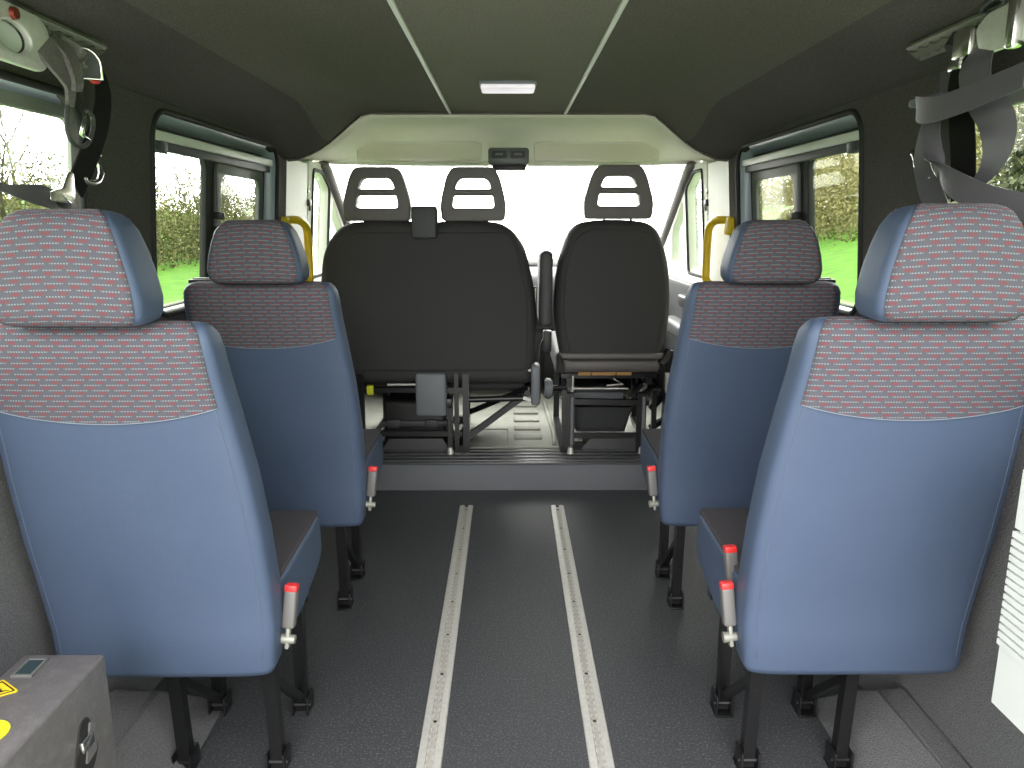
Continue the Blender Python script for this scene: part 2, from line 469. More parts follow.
# outer skin so that no light leaks in between window and lining
def skin(name, s):
    prof = [(s*.985, .925), (s*1.0, .9), (s*1.0, .0), (s*.99, -.05)]
    bm = bmesh.new(); grid(bm, [[(x, Y0, z) for x, z in prof], [(x, 3.56, z) for x, z in prof]])
    top = [(s*.93, 1.452), (s*.86, 1.60), (s*.70, 1.70), (s*.3, 1.725), (0, 1.73)]
    grid(bm, [[(x, Y0, z) for x, z in top], [(x, 3.56, z) for x, z in top]])
    for a, b in ((Y0, .57), (1.74, 1.91), (3.02, 3.56)):
        grid(bm, [[(s*.986, a, .92), (s*.935, a, 1.46)], [(s*.986, b, .92), (s*.935, b, 1.46)]])
    o = fin(name, bm, M['paint']); md = o.modifiers.new('thickness', 'SOLIDIFY'); md.thickness = .003; md.offset = 0
    return struct(o)
skin('wall_outer_left', -1); skin('wall_outer_right', 1)

# ceiling lining
def ceil_z(x):
    a = abs(x)
    pts = [(0, 1.652), (.58, 1.650), (.66, 1.640), (.73, 1.612), (.80, 1.566), (.85, 1.530), (.885, ZW), (.905, ZW-.01)]
    for p, q in zip(pts, pts[1:]):
        if p[0] <= a <= q[0]: return p[1]+(q[1]-p[1])*(a-p[0])/(q[0]-p[0])
    return ZW
def ceil_front(x):
    a = abs(x)
    pts = [(0, 1.652), (.58, 1.650), (.62, 1.640), (.665, 1.595), (.718, 1.533), (.775, 1.482), (.84, 1.450), (.905, 1.442)]
    for p, q in zip(pts, pts[1:]):
        if p[0] <= a <= q[0]: return p[1]+(q[1]-p[1])*(a-p[0])/(q[0]-p[0])
    return 1.442
def ceil_at(x, y):
    t = max(0, min(1, (y-2.75)/.42)); t = t*t*(3-2*t)
    return ceil_z(x)*(1-t)+ceil_front(x)*t
def ceil_y(x):
    a = abs(x)
    pts = [(0, 3.385), (.62, 3.37), (.66, 3.34), (.72, 3.27), (.80, 3.20), (.905, 3.17)]
    for p, q in zip(pts, pts[1:]):
        if p[0] <= a <= q[0]: return p[1]+(q[1]-p[1])*(a-p[0])/(q[0]-p[0])
    return 3.17
XS = [-.905, -.885, -.87, -.85, -.825, -.80, -.765, -.73, -.695, -.66, -.62, -.58, -.4, -.243, -.1]; XS = XS+[0]+[-x for x in reversed(XS)]
bm = bmesh.new(); rows = []
for j in range(61):
    t = j/60; rows.append([(x, Y0+(ceil_y(x)-Y0)*t, ceil_at(x, Y0+(ceil_y(x)-Y0)*t)) for x in XS])
rows.append([(x, ceil_y(x)+.004, ceil_front(x)+.02) for x in XS])
grid(bm, rows); bmesh.ops.recalc_face_normals(bm, faces=bm.faces)
me = bpy.data.meshes.new('ceiling'); bm.to_mesh(me); bm.free()
if sum(p.normal.z for p in me.polygons) > 0: me.flip_normals()
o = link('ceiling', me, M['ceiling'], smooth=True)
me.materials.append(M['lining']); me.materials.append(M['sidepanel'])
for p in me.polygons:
    p.material_index = 1 if abs(p.center.x) > .72 else 2 if abs(p.center.x) > .243 else 0  # darker carpet on the rounded sides puts their shade into the colour
md = o.modifiers.new('thickness', 'SOLIDIFY'); md.thickness = .015; md.offset = -1
struct(o, 'grey fabric ceiling lining of the van with rounded sides, their shade put into the colour', 'ceiling')
for i, s in enumerate((-1, 1)):
    bm = bmesh.new(); box(bm, (s*.243-.0062, Y0, 1.6445), (s*.243+.0062, 3.382, 1.6535), .002)
    struct(fin('trim_%d' % (i+1), bm, M['stripe'], auto=40), 'pale joint strip along the ceiling on the %s' % ('left' if s < 0 else 'right'), 'strip')
bm = bmesh.new()
grid(bm, [[(x, ceil_y(x)+.004, ceil_front(x)-.004) for x in XS], [(x, ceil_y(x)+.016, ceil_front(x)-.006) for x in XS], [(x, ceil_y(x)+.016, ceil_front(x)+.012) for x in XS]])
o = fin('trim_3', bm, mat('lining_edge_strip', (.20, .15, .15), .6), smooth=True); md = o.modifiers.new('thickness', 'SOLIDIFY'); md.thickness = .004
struct(o, 'mauve grey edging strip where the ceiling lining meets the cream headliner', 'trim')

# floor
bm = bmesh.new(); box(bm, (-.93, Y0, -.04), (.93, 3.31, 0))
struct(fin('floor', bm, M['floor']), 'dark grey speckled van floor between the seats', 'floor')
# carpet on the wheel arches
for s, xb, sd in ((-1, .717, 'left'), (1, .765, 'right')):
    bm = bmesh.new()
    prof = [(xb, .001), (xb+.105, .13), (.93, .135), (.93, .001)]
    ys = [Y0, 1.30, 1.59]
    R = [[(s*x, y, z) for x, z in prof] for y in ys] + [[(s*(xb+.004), 1.73, .001), (s*(xb+.108), 1.73, .03), (s*.93, 1.73, .03), (s*.93, 1.73, .001)]]
    V = grid(bm, R, True); bm.faces.new(V[0]); bm.faces.new(V[-1][::-1])
    es = [e for e in bm.edges if all(v.co.z > .02 for v in e.verts)]
    bmesh.ops.bevel(bm, geom=es, offset=.008, segments=2, affect='EDGES')
    struct(fin('trim_%d' % (4 if s < 0 else 5), bm, M['carpet'], auto=30), 'light grey carpet over the %s wheel arch' % sd, 'carpet')
# step up to the cab
bm = bmesh.new(); box(bm, (-.95, 3.30, -.02), (.95, 3.34, .124), .006)
struct(fin('trim_6', bm, M['riser'], auto=40), 'grey carpeted riser of the step up to the cab', 'step')
bm = bmesh.new(); box(bm, (-.95, 3.295, .122), (.95, 3.51, .134), .003)
for y in (3.325, 3.375, 3.425, 3.475): box(bm, (-.94, y-.012, .13), (.94, y+.012, .140), .003)
struct(fin('trim_7', bm, mat('sill_plate', (.075, .077, .082), .35), auto=40), 'black ribbed sill plate along the cab step', 'sill')

# two cargo rails set in the floor
def floor_rail(x, label):
    r = thing('floor_rail', label, 'rail', (x, 0, 0), 'anchor rails in the floor')
    bm = bmesh.new(); L = Y0+.3, 3.10
    prof = [(-.0285, 0), (-.0265, .004), (-.010, .0055), (-.0085, .002), (.0085, .002), (.010, .0055), (.0265, .004), (.0285, 0)]
    V = grid(bm, [[(a, y, b) for a, b in prof] for y in L], True)
    bm.faces.new(V[0]); bm.faces.new(V[-1][::-1]); fin('rail_body', bm, M['satin'], r)
    bm = bmesh.new(); y = L[0]+.02
    while y < L[1]-.02:
        bmesh.ops.create_cone(bm, cap_ends=True, segments=10, radius1=.0092, radius2=.0092, depth=.0012, matrix=Matrix.Translation((0, y, .0028))); y += .0254
    box(bm, (-.0055, L[0]+.01, .0022), (.0055, L[1]-.012, .0030))
    fin('slot', bm, M['trackslot'], r)
    bm = bmesh.new(); y = L[0]+.1
    while y < L[1]:
        bmesh.ops.create_uvsphere(bm, u_segments=8, v_segments=4, radius=.005, matrix=Matrix.Translation((0, y, .0030)) @ Matrix.Diagonal((1, 1, .4, 1))); y += .2
    box(bm, (-.006, 3.082, .003), (.006, 3.1005, .0058))
    fin('fixing_screws', bm, M['blacksteel'], r)['kind'] = 'stuff'
    return r
floor_rail(-.180, 'silver perforated rail in the floor left of the aisle centre')
floor_rail(.211, 'silver perforated rail in the floor right of the aisle centre')

# ceiling lamp
l = thing('ceiling_lamp', 'white oblong dome lamp on the ceiling between the pale strips', 'lamp', (0, 2.69, 1.652))
bm = bmesh.new(); box(bm, (-.096, -.062, -.010), (.096, .062, .002), .006); fin('lamp_base', bm, M['greyplastic'], l, auto=40)
bm = bmesh.new(); box(bm, (-.090, -.056, -.024), (.090, .056, -.008), .010, 3); fin('lamp_lens', bm, mat('lamp_glow', (.85, .82, .88), .4, emit=((1, .90, 1), .10)), l, auto=40)

# ------------------------------------------------------------------ passenger seats
BACK = [(.328, -.118, .196, .03), (.333, -.117, .207, .078), (.348, -.115, .214, .098), (.43, -.110, .2205, .104), (.52, -.126, .2225, .104), (.64, -.153, .2225, .102),
        (.76, -.181, .217, .100), (.88, -.212, .206, .096), (.955, -.235, .199, .092), (1.00, -.249, .197, .088), (1.025, -.256, .194, .078), (1.038, -.260, .188, .060), (1.046, -.262, .180, .036), (1.049, -.263, .170, .006)]
def head_secs(dz):
    H = [(1.049, -.292, .098, .070), (1.054, -.294, .109, .090), (1.067, -.297, .1165, .100), (1.09, -.299, .1185, .104), (1.13, -.300, .112, .102), (1.168, -.301, .102, .098),
        (1.195, -.302, .093, .090), (1.211, -.302, .083, .076), (1.220, -.302, .073, .054), (1.2245, -.302, .064, .028), (1.2255, -.302, .056, .006)]
    return [(z+dz*(z-1.049)/.176, y, w, t) for z, y, w, t in H]

def make_seat(side, label, far, loc, dz=0.0, xl=0.0, hx=0.0):
    HEAD = head_secs(dz); xo = -side*xl
    r = thing('passenger_seat', label, 'seat', loc, 'single passenger seats')
    bk = shell('backrest', BACK, 5.5, M['vinyl'], r, 56)
    pn, low = cover('backrest_cloth', BACK, 5.5, .915, lambda a: .903-.027*(1-(a/.915)**2), M['fabric'], bk, .05)
    bm = bmesh.new(); tube(bm, [Vector(p)+Vector((0, -.0005, -.001)) for p in low], .0009, 6); fin('piping', bm, M['piping'], bk, smooth=True)
    for s in (-1, 1):
        bm = bmesh.new(); pts = []
        for k in range(20):
            z = .37+(.90-.37)*k/19; zc, yc, w, th = interp(BACK, z); a = .90
            pts.append((s*a*w, yc-(th/2+.0004)*(1-a**5.5)**(1/5.5), z))
        tube(bm, pts, .0008, 5); fin('side_seam', bm, M['seam'], bk, smooth=True)
    hd = shell('headrest', HEAD, 7, M['vinyl'], r, 64)
    cover('headrest_cloth', HEAD, 7, .90, lambda a: 1.0495, M['fabric'], hd, .035)
    for s in (-1, 1):
        bm = bmesh.new(); tube(bm, [(s*.055, -.268, 1.03), (s*.055, -.285, 1.08)], .006, 8); fin('headrest_post', bm, M['blacksteel'], hd, smooth=True)
    hd.location.x = hx
    # cushion
    prof = fillet([(-.075, .335), (.10, .338), (.262, .372), (.300, .40), (.292, .497), (-.10, .485)], [.01, .02, .03, .02, .025, .01], 4)
    cu = plate('cushion', prof, [], .412, M['vinyl'], myz(0), r, .012, 3)
    plate('cushion_cloth', rrect(-.203, -.07, .203, .291, .012), [], .012, M['fabricdark'], Matrix.Translation((0, 0, .4905)) @ Matrix.Rotation(math.radians(1.9), 4, 'X'), cu, .005, 2)
    # steel underframe
    bm = bmesh.new()
    for x in (xo-.105, xo+.105): bar(bm, (x, -.06, .325), (x, .25, .335), .026)
    for y in (.0, .205): bar(bm, (-.19, y, .322), (.19, y, .322), .026)
    fin('seat_frame', bm, M['blacksteel'], r)
    for x in (xo-.103, xo+.103):
        for y in (0, .205):
            lg = mbar('leg', (x, y, .012), (x, y - (.02 if y == 0 else 0), .325), .027, M['blacksteel'], r)
            bm = bmesh.new()
            for q in (-1, 1): 
                box(bm, (x+q*.0185-.0025, y-.03, .0), (x+q*.0185+.0025, y+.022, .055), .002)
            box(bm, (x-.022, y-.032, .0), (x+.022, y+.028, .006), .001)
            fin('foot_bracket', bm, M['blacksteel'], lg, auto=40)
            bm = bmesh.new(); bmesh.ops.create_cone(bm, cap_ends=True, segments=8, radius1=.007, radius2=.006, depth=.048, matrix=Matrix.Translation((x, y-.012, .03)) @ Matrix.Rotation(PI/2, 4, 'Y')); fin('bolt', bm, M['blacksteel'], lg, auto=40)
        mbar('brace', (x, .188, .05), (x, .005, .22), .018, M['blacksteel'], r)
    # belt buckle on the aisle side
    q = -side
    for k, (yy, zz, xx) in enumerate(((-.085, .445, .234), (.0, .485, .205))):
        if (far or side < 0) and k: continue
        bm = bmesh.new(); box(bm, (-.013, -.012, -.042), (.013, .012, .036), .005, 3)
        tm = Matrix.Translation((q*xx, yy, zz)) @ Matrix.Rotation(math.radians(-10), 4, 'X') @ Matrix.Rotation(q*math.radians(5), 4, 'Y')
        bmesh.ops.transform(bm, matrix=tm, verts=bm.verts); b = fin('buckle', bm, M['buckle'], r, auto=40)
        bm = bmesh.new(); box(bm, (-.0125, -.0115, .033), (.0125, .0115, .047), .003); bmesh.ops.transform(bm, matrix=tm, verts=bm.verts); fin('release_button', bm, M['red'], b, auto=40)
        bm = bmesh.new(); box(bm, (-.004, -.008, -.085), (.004, .008, -.038), .002)
        bmesh.ops.create_cone(bm, cap_ends=True, segments=12, radius1=.011, radius2=.009, depth=.03, matrix=Matrix.Translation((0, 0, -.066)) @ Matrix.Rotation(PI/2, 4, 'Y'))
        bmesh.ops.transform(bm, matrix=tm, verts=bm.verts); fin('buckle_bolt', bm, M['railgrey'], b, auto=40)
    # belt guide on the outer shoulder
    bm = bmesh.new(); box(bm, (side*.150-.036, -.262, 1.018), (side*.150+.036, -.222, 1.056), .005)
    g = fin('belt_guide', bm, M['blackplastic'], r, auto=40)
    bm = bmesh.new(); box(bm, (side*.150-.026, -.255, 1.0555), (side*.150+.026, -.230, 1.0585), .001); fin('guide_slot', bm, M['darkgrey'], g, auto=40)
    return r

def copy_tree(o, parent=None):
    c = o.copy(); C.objects.link(c)
    if parent is not None: c.parent = parent
    for ch in list(o.children): copy_tree(ch, c)
    return c
make_seat(-1, 'front left passenger seat, blue vinyl back with patterned cloth, by the sliding window', True, (-.638, 2.232, 0), -.022, .015, .012)
make_seat(1, 'front right passenger seat, blue vinyl back with patterned cloth, by the sliding window', True, (.662, 2.232, 0), -.022, .025)
make_seat(-1, 'large rear left passenger seat with blue vinyl back, beside the dark metal box', False, (-.676, 1.50, -.008), 0, .056)
make_seat(1, 'large rear right passenger seat with blue vinyl back, below the tangled belts', False, (.677, 1.49, 0), 0, .040)

# ------------------------------------------------------------------ cab seats
def slot_headrest(name, x, y, z0, parent, wb=.150, wt=.112, h=.235):
    out = fillet([(-wb*.97, 0), (-wb*1.02, .075), (-wt*1.02, h*.80), (-wt*.80, h), (wt*.80, h), (wt*1.02, h*.80), (wb*1.02, .075), (wb*.97, 0)],
                 [.022, .06, .07, .05, .05, .07, .06, .022], 6)
    h1 = fillet([(-.094, .058), (-.088, .113), (.088, .113), (.094, .058)], .014, 4)
    h2 = fillet([(-.082, .140), (-.062, .187), (.062, .187), (.082, .140)], [.012, .03, .03, .012], 5)
    o = plate(name, out, [h1, h2], .075, M['headplastic'], Matrix.Translation((x, y, z0)) @ mxz(0), parent, .009, 3)
    for s in (-1, 1):
        bm = bmesh.new(); tube(bm, [(x+s*.06, y, z0-.06), (x+s*.06, y, z0+.02)], .007, 8); fin('headrest_post', bm, M['blacksteel'], o, smooth=True)
    return o

b = thing('bench_seat', 'black double passenger bench in the cab with two slotted headrests', 'seat', (0, 0, .125))
def up(o, dz=-.125):
    return o
# children are built in world height, so lift the parent's offset back out of them
def P(z): return z-.125
YS = 3.45
out = fillet([(-.842, P(.462)), (-.868, P(.80)), (-.83, P(1.08)), (-.745, P(1.195)), (-.52, P(1.212)), (-.36, P(1.195)), (-.20, P(1.212)), (-.01, P(1.195)), (.075, P(1.10)), (.135, P(.84)), (.122, P(.49)), (.095, P(.462))],
             [.05, .12, .12, .08, .08, .1, .08, .08, .12, .12, .03, .02], 7)
bb = plate('backrest', out, [], .15, M['blackcloth'], Matrix.Translation((0, YS+.065, 0)) @ mxz(0), b, .045, 6)
plate('back_panel', fillet([(-.80, P(.53)), (-.822, P(.80)), (-.79, P(1.06)), (-.72, P(1.155)), (-.0, P(1.155)), (.04, P(1.08)), (.092, P(.84)), (.083, P(.53))], [.03, .1, .1, .08, .08, .1, .1, .03], 6), [], .012, M['blackcloth'], Matrix.Translation((0, YS-.010, 0)) @ mxz(0), bb, .005, 3)
for x, w in ((-.583, .150), (-.155, .145)):
    slot_headrest('headrest', x, YS+.05, P(1.203), b, w, .118)
bm = bmesh.new(); box(bm, (-.425, YS-.045, P(1.128)), (-.312, YS+.02, P(1.268)), .012, 3); fin('belt_guide', bm, M['darkgrey'], b, auto=40)
plate('cushion', fillet([(3.54, P(.41)), (4.05, P(.41)), (4.08, P(.56)), (3.54, P(.53))], .03), [], .90, M['blackcloth'], myz(-.37), b, .02, 3)
bm = bmesh.new(); box(bm, (-.422, 3.375, P(.326)), (-.282, 3.425, P(.528)), .014, 3); fin('retractor_cover', bm, M['greyplastic'], b, auto=40)
bm = bmesh.new(); box(bm, (-.32, 3.42, P(.36)), (-.26, 3.50, P(.40)), .004); bar(bm, (-.28, 3.44, P(.44)), (-.18, 3.44, P(.44)), .025); fin('cover_bracket', bm, M['blacksteel'], b, auto=40)
bm = bmesh.new(); box(bm, (.105, 3.40, P(.372)), (.147, 3.50, P(.560)), .012, 3); fin('armrest_pad', bm, M['greyplastic'], b, auto=40)
mtube('pad_pivot', [(.06, 3.45, P(.53)), (.11, 3.45, P(.53))], .008, M['satin'], b)
bm = bmesh.new(); bar(bm, (.11, 3.43, P(.39)), (.07, 3.43, P(.405)), .016); fin('pad_stop', bm, M['satin'], b)
for x, w in ((-.683, .028), (-.240, .020), (-.196, .030), (-.272, .02)):
    z1 = .52 if x != -.272 else .40
    yb = 3.44 if x != -.272 else 3.50
    lg = mbar('leg', (x, yb, P(.135)), (x, yb, P(z1)), w, M['blacksteel'], b)
    if x == -.240:
        bm = bmesh.new(); bmesh.ops.create_cone(bm, cap_ends=True, segments=12, radius1=.016, radius2=.011, depth=.03, matrix=Matrix.Translation((x-.03, 3.41, P(.155)))); fin('foot_bolt', bm, M['satin'], lg, auto=40)
        mbar('foot_post', (x-.03, 3.42, P(.14)), (x-.03, 3.42, P(.36)), .022, M['blacksteel'], lg)
mtube('crossbar', [(-.20, 3.44, P(.392)), (.085, 3.44, P(.400))], .014, M['blacksteel'], b)
mbar('brace', (-.200, 3.44, P(.205)), (.085, 3.46, P(.415)), .026, M['blacksteel'], b)
mbar('brace', (-.215, 3.80, P(.235)), (.085, 3.50, P(.430)), .026, M['blacksteel'], b)
bm = bmesh.new(); bmesh.ops.create_cone(bm, cap_ends=True, segments=14, radius1=.019, radius2=.015, depth=.05, matrix=Matrix.Translation((.09, 3.45, P(.425))) @ Matrix.Rotation(PI/2, 4, 'X')); fin('pivot_knob', bm, M['blackplastic'], b, auto=40)
mbar('rear_rail', (-.69, 3.46, P(.435)), (-.22, 3.46, P(.435)), .022, M['blacksteel'], b)
mtube('support_wire', [(-.56, 3.45, P(.462)), (-.30, 3.45, P(.462))], .006, M['satin'], b)
bm = bmesh.new(); bar(bm, (-.66, 3.50, P(.155)), (-.22, 3.50, P(.155)), .03); bar(bm, (-.66, 4.00, P(.155)), (-.22, 4.00, P(.155)), .03); bar(bm, (-.66, 3.46, P(.225)), (-.22, 3.46, P(.225)), .024)
for x in (-.66, -.22): bar(bm, (x, 3.44, P(.155)), (x, 4.0, P(.155)), .03); bar(bm, (x, 4.0, P(.155)), (x, 4.0, P(.42)), .03)
fin('base_frame', bm, M['blacksteel'], b)
plate('base_rail', fillet([(-.60, P(.140)), (-.565, P(.198)), (-.31, P(.198)), (-.275, P(.140))], .008), [], .012, M['darkgrey'], Matrix.Translation((0, 3.47, 0)) @ mxz(0), b, .003)
bm = bmesh.new(); box(bm, (-.655, 3.435, P(.415)), (-.625, 3.46, P(.46)), .004); fin('release_tab', bm, mat('yellow_tab', (.75, .75, .03), .5), b, auto=40)

# jack box stowed under the bench
t = thing('tool_box', 'black lidded tool box under the double bench', 'box', (-.45, 3.68, .16))
bm = bmesh.new(); box(bm, (-.15, -.13, -.02), (.15, .12, .20), .02, 3); fin('body', bm, M['blackplastic'], t, auto=40)
bm = bmesh.new(); box(bm, (-.158, -.145, .075), (.158, -.10, .105), .006); fin('lid_rim', bm, M['darkgrey'], t, auto=40)
for x in (-.10, .08):
    bm = bmesh.new(); box(bm, (x-.03, -.153, .070), (x+.03, -.14, .112), .004); fin('clip', bm, M['darkgrey'], t, auto=40)

d = thing('driver_seat', 'black single driver seat in the cab, right of the double bench', 'seat', (0, 0, .125))
out = fillet([(.255, P(.525)), (.205, P(.78)), (.222, P(1.02)), (.285, P(1.195)), (.475, P(1.216)), (.662, P(1.195)), (.728, P(1.02)), (.745, P(.78)), (.700, P(.525))],
             [.05, .12, .14, .07, .1, .07, .14, .12, .05], 7)
db = plate('backrest', out, [], .15, M['blackcloth'], Matrix.Translation((0, YS+.065, 0)) @ mxz(0), d, .045, 6)
plate('back_panel', fillet([(.285, P(.60)), (.245, P(.79)), (.262, P(1.02)), (.315, P(1.16)), (.475, P(1.175)), (.635, P(1.16)), (.69, P(1.02)), (.705, P(.79)), (.67, P(.60))], [.03, .1, .1, .06, .1, .06, .1, .1, .03], 6), [], .012, M['blackcloth'], Matrix.Translation((0, YS-.010, 0)) @ mxz(0), db, .005, 3)
plate('panel_lip', fillet([(.245, P(.585)), (.235, P(.612)), (.715, P(.612)), (.705, P(.585))], .008), [], .03, M['headplastic'], Matrix.Translation((0, YS-.01, 0)) @ mxz(0), db, .008, 3)
slot_headrest('headrest', .493, YS+.05, P(1.212), d, .154, .120)
bm = bmesh.new(); tube(bm, [(.26, 3.47, P(.55)), (.27, 3.47, P(.552)), (.69, 3.47, P(.552)), (.70, 3.47, P(.55))], [.03, .036, .036, .03], 16); fin('lumbar_roll', bm, M['headplastic'], d, smooth=True)
plate('cushion', fillet([(3.52, P(.49)), (4.03, P(.49)), (4.07, P(.63)), (3.52, P(.60))], .03), [], .50, M['blackcloth'], myz(.475), d, .02, 3)
bm = bmesh.new()
for x0, x1 in ((.325, .385), (.388, .50), (.503, .575)): box(bm, (x0, 3.46, P(.502)), (x1, 3.50, P(.521)), .003)
fin('foam_edge', bm, M['timber'], d, auto=40)
bm = bmesh.new(); bar(bm, (.25, 3.52, P(.49)), (.70, 3.52, P(.49)), .022)
for x in (.29, .66): bar(bm, (x, 3.48, P(.47)), (x, 4.0, P(.47)), .03)
fin('seat_pan', bm, M['blacksteel'], d)
for x in (.290, .622):
    lg = mbar('leg', (x, 3.44, P(.135)), (x, 3.44, P(.425)), .038, M['blacksteel'], d)
    mtube('leg_tube', [(x+.006, 3.417, P(.18)), (x+.006, 3.417, P(.41))], .008, M['greyplastic'], lg)
    bm = bmesh.new(); bmesh.ops.create_cone(bm, cap_ends=True, segments=12, radius1=.017, radius2=.011, depth=.03, matrix=Matrix.Translation((x, 3.405, P(.158)))); fin('foot_bolt', bm, M['satin'], lg, auto=40)
mbar('crossbar', (.27, 3.44, P(.385)), (.655, 3.44, P(.378)), .026, M['blacksteel'], d)
bm = bmesh.new(); bar(bm, (.27, 3.46, P(.215)), (.68, 3.46, P(.215)), .022); bar(bm, (.27, 3.50, P(.155)), (.68, 3.50, P(.155)), .03)
for x in (.26, .68): bar(bm, (x, 3.44, P(.155)), (x, 4.0, P(.155)), .03); bar(bm, (x, 4.0, P(.155)), (x, 4.0, P(.47)), .03); bar(bm, (x, 3.44, P(.155)), (x, 3.44, P(.44)), .022)
fin('base_frame', bm, M['blacksteel'], d)
for x in (.282, .640):
    bm = bmesh.new(); bar(bm, (x, 3.47, P(.30)), (x, 3.90, P(.455)), .02); bar(bm, (x, 3.47, P(.455)), (x, 3.90, P(.30)), .02); fin('scissor_arm', bm, M['blacksteel'], d)
mtube('spring_wire', [(.30, 3.46, P(.405)), (.302, 3.46, P(.50))], .005, M['satin'], d)
mtube('spring_wire', [(.46, 3.46, P(.455)), (.535, 3.46, P(.462)), (.49, 3.46, P(.487))], .0045, M['satin'], d)
mtube('spring_wire', [(.30, 3.46, P(.44)), (.56, 3.46, P(.44))], .004, M['satin'], d)
plate('base_rail', fillet([(.34, P(.140)), (.39, P(.198)), (.60, P(.198)), (.63, P(.140))], .008), [], .012, M['darkgrey'], Matrix.Translation((0, 3.47, 0)) @ mxz(0), d, .003)
bm = bmesh.new(); box(bm, (.142, 3.40, P(.735)), (.200, 3.72, P(.765+.31)), .022, 4); fin('armrest', bm, M['darkgrey'], d, auto=40)
kb = bmesh.new(); bmesh.ops.create_cone(kb, cap_ends=True, segments=20, radius1=.052, radius2=.044, depth=.036, matrix=Matrix.Translation((.187, 3.44, P(.445))) @ Matrix.Rotation(PI/2, 4, 'Y')); bmesh.ops.bevel(kb, geom=[e for e in kb.edges if len(e.link_faces) == 2 and e.calc_face_angle() > .8], offset=.008, segments=2, affect='EDGES'); fin('recline_knob', kb, M['greyplastic'], d, auto=40)
mtube('knob_shaft', [(.20, 3.44, P(.445)), (.27, 3.46, P(.445))], .014, M['blacksteel'], d)
# side linkages by the door
bm = bmesh.new(); bar(bm, (.70, 3.44, P(.56)), (.745, 3.46, P(.62)), .03); bar(bm, (.735, 3.46, P(.20)), (.745, 3.46, P(.62)), .03); bar(bm, (.67, 3.46, P(.34)), (.76, 3.5, P(.44)), .024); bar(bm, (.67, 3.46, P(.25)), (.77, 3.5, P(.30)), .024); fin('side_linkage', bm, M['blacksteel'], d)
mtube('side_lever', [(.735, 3.43, P(.52)), (.735, 3.43, P(.44)), (.75, 3.43, P(.40))], [.013, .012, .006], M['satin'], d)
# belt stalk between the cab seats
t = tag(fin('belt_stalk', (lambda bm: (tube(bm, smoothpts([(.150, 3.70, .37), (.158, 3.62, .50), (.165, 3.58, .62), (.178, 3.56, .66)], 5), .014, 8), box(bm, (.165, 3.54, .60), (.205, 3.58, .70), .006), bm)[-1])(bmesh.new()), M['blackplastic'], auto=40),
    'black seat belt stalk standing between bench and driver seat', 'belt')
# tray under the driver seat
t = thing('storage_tray', 'open dark grey tray under the driver seat', 'tray', (.455, 3.70, .20))
bm = bmesh.new()
lo = rrect(-.125, -.13, .115, .13, .02, 3); hi = rrect(-.150, -.16, .145, .17, .025, 3); li = rrect(-.142, -.152, .137, .162, .02, 3); li2 = rrect(-.118, -.122, .108, .122, .02, 3)
V = grid(bm, [[(x, y, .0) for x, y in lo], [(x, y, .13) for x, y in hi], [(x, y, .13) for x, y in li], [(x, y, .012) for x, y in li2]], True); bm.faces.new(V[0][::-1]); bm.faces.new(V[-1])
fin('tray_body', bm, M['darkgrey'], t, auto=30)
bm = bmesh.new(); box(bm, (-.135, .02, .10), (.125, .155, .165), .01); fin('rear_wall', bm, M['greyplastic'], t, auto=40)

# ------------------------------------------------------------------ cab shell
bm = bmesh.new(); box(bm, (-1.04, 3.34, .05), (1.04, 5.36, .124))
struct(fin('floor_cab', bm, M['mat']), 'pale grey rubber floor of the cab', 'floor')
t = thing('floor_mat', 'pale grey moulded rubber mat on the cab floor between the seats', 'mat', (0, 0, .124))
plate('mat_sheet', rrect(-.32, 3.53, .40, 5.0, .04), [], .010, M['mat'], mxy(.005), t, .003)
bm = bmesh.new()
bm.free()
for k in range(8):
    bm = bmesh.new(); box(bm, (.03, 3.66+.17*k, .006), (.17, 3.75+.17*k, .022), .008); fin('tread_pad', bm, M['mat'], t, auto=40)
bm = bmesh.new(); tube(bm, smoothpts([(.225, 3.56, .01), (.232, 3.8, .012), (.22, 4.3, .012), (.21, 4.9, .012)], 4), .012, 8); tube(bm, smoothpts([(-.18, 3.85, .01), (-.03, 3.85, .012), (-.0, 3.82, .012), (.0, 3.62, .01)], 4), .006, 6); fin('rim', bm, M['mat'], t, smooth=True)

# headliner from the lining edge forward to the windscreen
NS = 41; rear = []; front = []
for i in range(NS):
    s = 2*i/(NS-1)-1; x = s*.915
    rear.append(Vector((x*.989, ceil_y(min(.9, abs(x)))+.012, ceil_front(min(.9, abs(x)))-.004)))
    front.append(Vector((s*.90, 3.82+.33*(1-abs(s)**3), 1.488+.012*(1-s*s))))
bm = bmesh.new(); rows = []
for j in range(9):
    t_ = j/8; bul = math.sin(PI*t_)
    bul = math.sin(PI*t_**1.3)
    rows.append([a.lerp(b_, t_) + Vector((0, 0, (.058*(1-abs(2*i/(NS-1)-1)**8))*bul)) for i, (a, b_) in enumerate(zip(rear, front))])
grid(bm, rows); bmesh.ops.recalc_face_normals(bm, faces=bm.faces); me = bpy.data.meshes.new('ceiling_cab'); bm.to_mesh(me); bm.free()
if sum(p.normal.z for p in me.polygons) > 0: me.flip_normals()
o = link('ceiling_cab', me, M['cream'], smooth=True); md = o.modifiers.new('thickness', 'SOLIDIFY'); md.thickness = .012; md.offset = -1
struct(o, 'cream moulded headliner over the cab above the windscreen', 'ceiling')
# outer roof of the cab
bm = bmesh.new(); grid(bm, [[(p.x*1.03, 3.2, 1.73-.27*abs(p.x/.9)**4) for p in rear], [(p.x*1.03, 3.75, 1.73-.22*abs(p.x/.9)**4) for p in rear], [(p.x*1.02, p.y+.03, p.z+.03) for p in front]])
o = fin('roof_cab', bm, M['paint'], smooth=True); md = o.modifiers.new('thickness', 'SOLIDIFY'); md.thickness = .004; struct(o)

